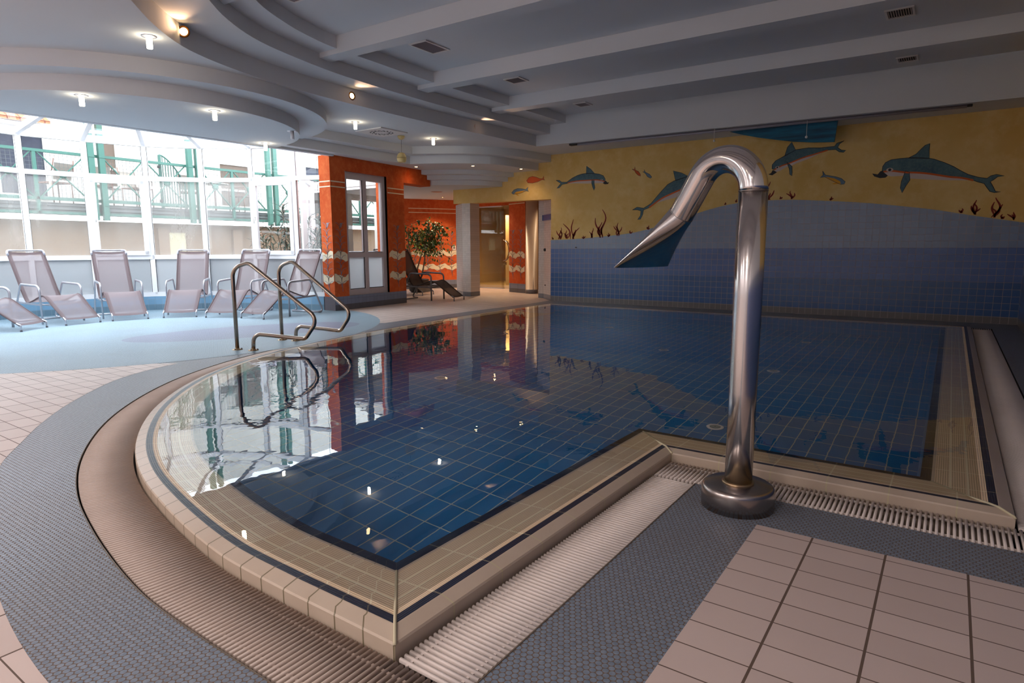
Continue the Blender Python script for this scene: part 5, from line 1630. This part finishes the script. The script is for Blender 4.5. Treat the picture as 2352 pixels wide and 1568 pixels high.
OL = [((-10.0, 5.16), 1.9, 'tall oleander with drooping leaves outside the second last window'), ((-10.72, 5.12), 1.55, 'lower oleander with dried flowers just outside the window'), ((-9.62, 5.72), 1.75, 'oleander with reddish tips outside the last window by the orange pillar'),
      ((-9.22, 5.30), 1.45, 'oleander hugging the outside of the orange pillar'), ((-10.38, 5.70), 1.75, 'short oleander at the left of the outdoor planting')]
for (x, y), h, lab in OL:
    t = empty('oleander', (x, y, 0), label=lab, cat='shrub', group='oleanders outside the bay windows')
    b = MB(); lf = MB(); fl_ = MB()
    for s_ in range(5):
        a = rp.uniform(0, 6.28); r_ = rp.uniform(0.02, 0.16); hh = h * rp.uniform(0.72, 1.0) if s_ else h
        tp = Vector((r_ * 1.5 * math.cos(a), r_ * 1.5 * math.sin(a), hh)); b.tube([(r_ * 0.4 * math.cos(a), r_ * 0.4 * math.sin(a), 0), tuple(tp * 0.5 + Vector((0.02, 0, 0))), tuple(tp)], 0.007, 6)
        for k in range(64):
            z = hh * (0.25 + 0.75 * k / 64); aa = k * 2.4
            c_ = tp * (z / hh); dr = rp.uniform(-0.9, 0.5) if z < hh * 0.9 else 1.2
            leaf(lf, c_, Vector((math.cos(aa), math.sin(aa), dr)), Vector((0, 0, 1)), rp.uniform(0.13, 0.24), rp.uniform(0.013, 0.022), 1 if rp.random() < 0.35 else 0, 0.35)
        for k in range(10):
            fl_.ball(tuple(tp + Vector((rp.gauss(0, .04), rp.gauss(0, .04), rp.uniform(0, 0.06)))), 0.008, 6)
    b.build('stems', M['bark'], t); lf.build('foliage', [M['leafo'], M['leafo2']], t, kind='stuff'); fl_.build('flowers', M['flower'], t, kind='stuff')

# ================================================================= courtyard outside
b = MB(); b.poly([[(-40, -25), (-8.8, -25), (-8.8, 4.9), (-8.8, 6.9), (-12.1, 6.9), (-12.1, 30), (-40, 30)]], -0.02)
b.build('ground', M['ground'], kind='structure')
XF = -16.0
b = MB()
b.box(XF - 0.3, XF, -14, 3.3, 1.95, 3.9, 0); b.box(XF - 0.3, XF, 3.3, 22, 1.95, 5.6, 0)
b.box(-15.15, -14.95, -14, 22, -0.05, 1.72, 1)
b.build('wall_outer', [M['facade'], M['beige']], kind='structure')
b = MB()
b.v += [(XF + 0.35, -14, 3.85), (XF + 0.35, 3.4, 3.85), (XF - 3.2, 3.4, 5.6), (XF - 3.2, -14, 5.6), (XF + 0.35, -14, 3.78), (XF + 0.35, 3.4, 3.78), (XF - 3.2, 3.4, 5.5), (XF - 3.2, -14, 5.5)]
for q in ((0, 1, 2, 3), (7, 6, 5, 4), (0, 4, 5, 1), (1, 5, 6, 2), (2, 6, 7, 3), (3, 7, 4, 0)): b.face(q)
b.build('roof', M['roof'], kind='structure')
# pilasters and recess of the ground floor wall
b = MB()
for (y0, y1) in ((7.0, 7.25), (5.1, 5.35), (9.4, 9.7)): b.box(-14.95, -14.87, y0, y1, -0.05, 1.6, 0)
b.box(-14.95, -14.90, 5.35, 5.75, 0.0, 1.5, 1)
b.build('trim_10', [M['beige'], plain('pale_yellow_render', rgb(206, 196, 160), 0.9)], kind='structure')
# balcony slab
b = MB(); b.box(XF, -14.56, -14, 22, 1.88, 2.06, 0)
b.box(-14.56, -14.53, -14, 22, 1.92, 1.95, 0); b.box(-14.56, -14.53, -14, 22, 2.0, 2.02, 0)
b.build('floor_outer', M['conc'], kind='structure')
# dark windows of the facade
k = 40
for (y0, y1, z0, z1, m_) in [(2.50, 2.80, 2.3, 3.55, 'curtain'), (2.93, 3.32, 2.27, 3.58, 'curtain'), (4.40, 4.78, 2.6, 3.62, 'curtainb'), (7.4, 8.3, 2.3, 3.4, 'curtainb'), (10.2, 11.4, 2.2, 3.6, 'curtain')]:
    t = empty('window_%d' % k, (XF, (y0 + y1) / 2, z0), kind='structure'); k += 1
    w_ = (y1 - y0) / 2; h_ = z1 - z0
    b = MB(); b.box(0.0, 0.02, -w_, w_, 0, h_); b.build('curtain', M[m_], t)
    b = MB()
    for q in ((-w_ - 0.05, -w_, 0, h_), (w_, w_ + 0.07, 0, h_), (-w_ - 0.05, w_ + 0.07, h_, h_ + 0.06), (-w_ - 0.05, w_ + 0.07, -0.05, 0), (-w_, w_, h_ * 0.36, h_ * 0.36 + 0.05)): b.box(0.0, 0.05, q[0], q[1], q[2], q[3])
    b.build('window_frame', M['facade'], t)
# green balcony rail
XR_ = -14.50
ZB0, ZB1 = 2.13, 3.06
base_posts = [2.63 + 2.1 * j for j in range(-4, 6)]
t = empty('balcony_railing', (XR_, 2.63, 1.85), label='green steel balcony railing with crossed braces and wire mesh', cat='railing')
def L3(y, z, x=0.0): return (x, y - 2.63, z - 1.85)
y0, y1 = base_posts[0], base_posts[-1]
b = MB(); b.bar(L3(y0, ZB1), L3(y1, ZB1), 0.07, 0.055); b.build('top_rail', M['green'], t)
b = MB(); b.bar(L3(y0, ZB0), L3(y1, ZB0), 0.06, 0.06); b.build('bottom_rail', M['green'], t)
b = MB(); b.bar(L3(y0, 1.85), L3(y1, 1.85), 0.06, 0.05); b.build('lower_rail', M['green'], t)
mesh_w = MB()
for j, yp in enumerate(base_posts):
    b = MB(); b.bar(L3(yp, 1.83), L3(yp, ZB1), 0.06, 0.06, up=(1, 0, 0)); b.build('post', M['green'], t)
    for (a, c) in ((yp + 0.03, yp + 0.93), (yp + 1.24, yp + 2.07)):
        if c > y1: continue
        m_ = (a + c) / 2; zc = (ZB0 + ZB1) / 2
        b = MB()
        b.bar(L3(a, ZB0), L3(c, ZB1), 0.02, 0.03, up=(1, 0, 0)); b.bar(L3(a, ZB1), L3(c, ZB0), 0.02, 0.03, up=(1, 0, 0))
        o = b.build('cross_brace', M['green'], t)
        b = MB(); b.lathe([(0.075, -0.02), (0.075, 0.02), (0.04, 0.03), (0.0001, 0.03)], 20, L3(m_, zc + 0.03), axis='x'); b.build('disc', M['green'], o)
        for q in range(int((c - a) / 0.075)):
            y_ = a + 0.0375 + q * 0.075; mesh_w.bar(L3(y_, ZB0, -0.02), L3(y_, ZB1, -0.02), 0.005, 0.005)
        for q in range(12):
            z_ = ZB0 + 0.04 + q * 0.075; mesh_w.bar(L3(a, z_, -0.02), L3(c, z_, -0.02), 0.005, 0.005)
mesh_w.build('wire_mesh', M['conc'], t, kind='stuff')
# tall double posts
for j, where in enumerate(['seen in the second window panel', 'beside the curved gate', 'behind the last opening window', 'farthest to the right behind the orange pillar']):
    for q, dy in enumerate((0.98, 1.18)):
        b = MB(); yy = 2.63 + 2.1 * j + dy
        b.box(-0.05, 0.05, -0.055, 0.055, 0, 3.3)
        for zz in (0.3, 1.3, 2.9): b.box(-0.06, 0.06, -0.06, 0.06, zz, zz + 0.02)
        o = b.build('steel_post', M['green'], label='tall green steel post, %s of the pair %s' % (('left', 'right')[q], where), cat='post', group='paired green balcony posts')
        o.location = (XR_ + 0.105, yy, 1.72)
# curved bar gate on the balcony
t = empty('balcony_gate', (-14.75, 5.20, 2.06), label='green balcony gate of upright bars with a curved top', cat='gate')
b = MB()
b.bar((0, 0, 0), (0, 0, 1.22), 0.05, 0.05, up=(1, 0, 0))
b.tube([(0, 0.56 * u, 1.22 - 0.62 * u ** 1.7) for u in [k_ / 10 for k_ in range(11)]], 0.018, 8); b.bar((0, 0, 0.06), (0, 0.56, 0.06), 0.04, 0.04)
b.bar((0, 0.56, 0), (0, 0.56, 0.62), 0.04, 0.04, up=(1, 0, 0))
b.build('gate_frame', M['green'], t)
for k_ in range(1, 9):
    u = k_ / 9; b = MB(); b.bar((0, 0.56 * u, 0.06), (0, 0.56 * u, 1.22 - 0.62 * u ** 1.7), 0.016, 0.016); b.build('bar', M['green'], t)
for z_ in (0.14, 0.92):
    b = MB(); b.box(-0.03, 0.03, -0.05, 0.0, z_, z_ + 0.06); b.build('hinge', M['gasket'], t)
# balcony chairs
def balcony_chair():
    t = empty('balcony_chair', (0, 0, 0))
    b = MB(); b.box(-0.22, 0.22, -0.22, 0.22, 0.43, 0.46); b.build('seat', M['brownmetal'], t)
    b = MB()
    b.v += [(-0.22, -0.2, 0.5), (-0.22, 0.2, 0.5), (-0.30, 0.2, 0.84), (-0.30, -0.2, 0.84), (-0.20, -0.2, 0.5), (-0.20, 0.2, 0.5), (-0.28, 0.2, 0.84), (-0.28, -0.2, 0.84)]
    for q in ((0, 1, 2, 3), (7, 6, 5, 4), (0, 4, 5, 1), (1, 5, 6, 2), (2, 6, 7, 3), (3, 7, 4, 0)): b.face(q)
    b.build('backrest', plain('beige_mesh_back', rgb(150, 140, 130), 0.8), t)
    for sy in (-1, 1):
        b = MB(); b.tube(fillet([(0.2, sy * 0.24, 0), (0.2, sy * 0.24, 0.66), (-0.24, sy * 0.24, 0.66), (-0.30, sy * 0.22, 0.92)], 0.06, 4), 0.012, 8); b.build('arm_frame', M['brownmetal'], t)
        b = MB(); b.tube([(-0.2, sy * 0.22, 0.0), (-0.2, sy * 0.22, 0.44)], 0.012, 8); b.build('leg', M['brownmetal'], t)
    return t


pc = balcony_chair()
for i, (y, a, lab) in enumerate([(3.2, 200, 'brown chair on balcony behind the first brace'), (4.08, 160, 'brown chair on balcony seen through the opening window'), (4.86, 20, 'brown chair on balcony left of the gate'),
                                 (6.12, 150, 'brown chair on balcony right of the paired posts'), (7.5, 210, 'last brown balcony chair toward the right')]):
    o = pc if i == 0 else copy_tree(pc)
    o.location = (-15.2, y, 2.06); o.rotation_euler = (0, 0, math.radians(a)); tag(o, lab, 'chair', 'brown chairs on the balcony')
t = empty('balcony_table', (-15.25, 6.8, 2.06), label='small round table among the balcony chairs', cat='table')
b = MB(); b.lathe([(0.0001, 0.70), (0.34, 0.70), (0.34, 0.725), (0.0001, 0.727)], 24); b.build('table_top', M['facade'], t)
b = MB(); b.tube([(0, 0, 0), (0, 0, 0.7)], 0.025, 8); b.lathe([(0.2, 0), (0.2, 0.02), (0.03, 0.03)], 16); b.build('stand', M['brownmetal'], t)
# building closing the far side of the courtyard, behind the orange wall window
b = MB(); b.box(-14.4, -12.2, 11.5, 11.7, -0.05, 4.2, 0)
b.build('wall_outer', M['facade'], kind='structure')
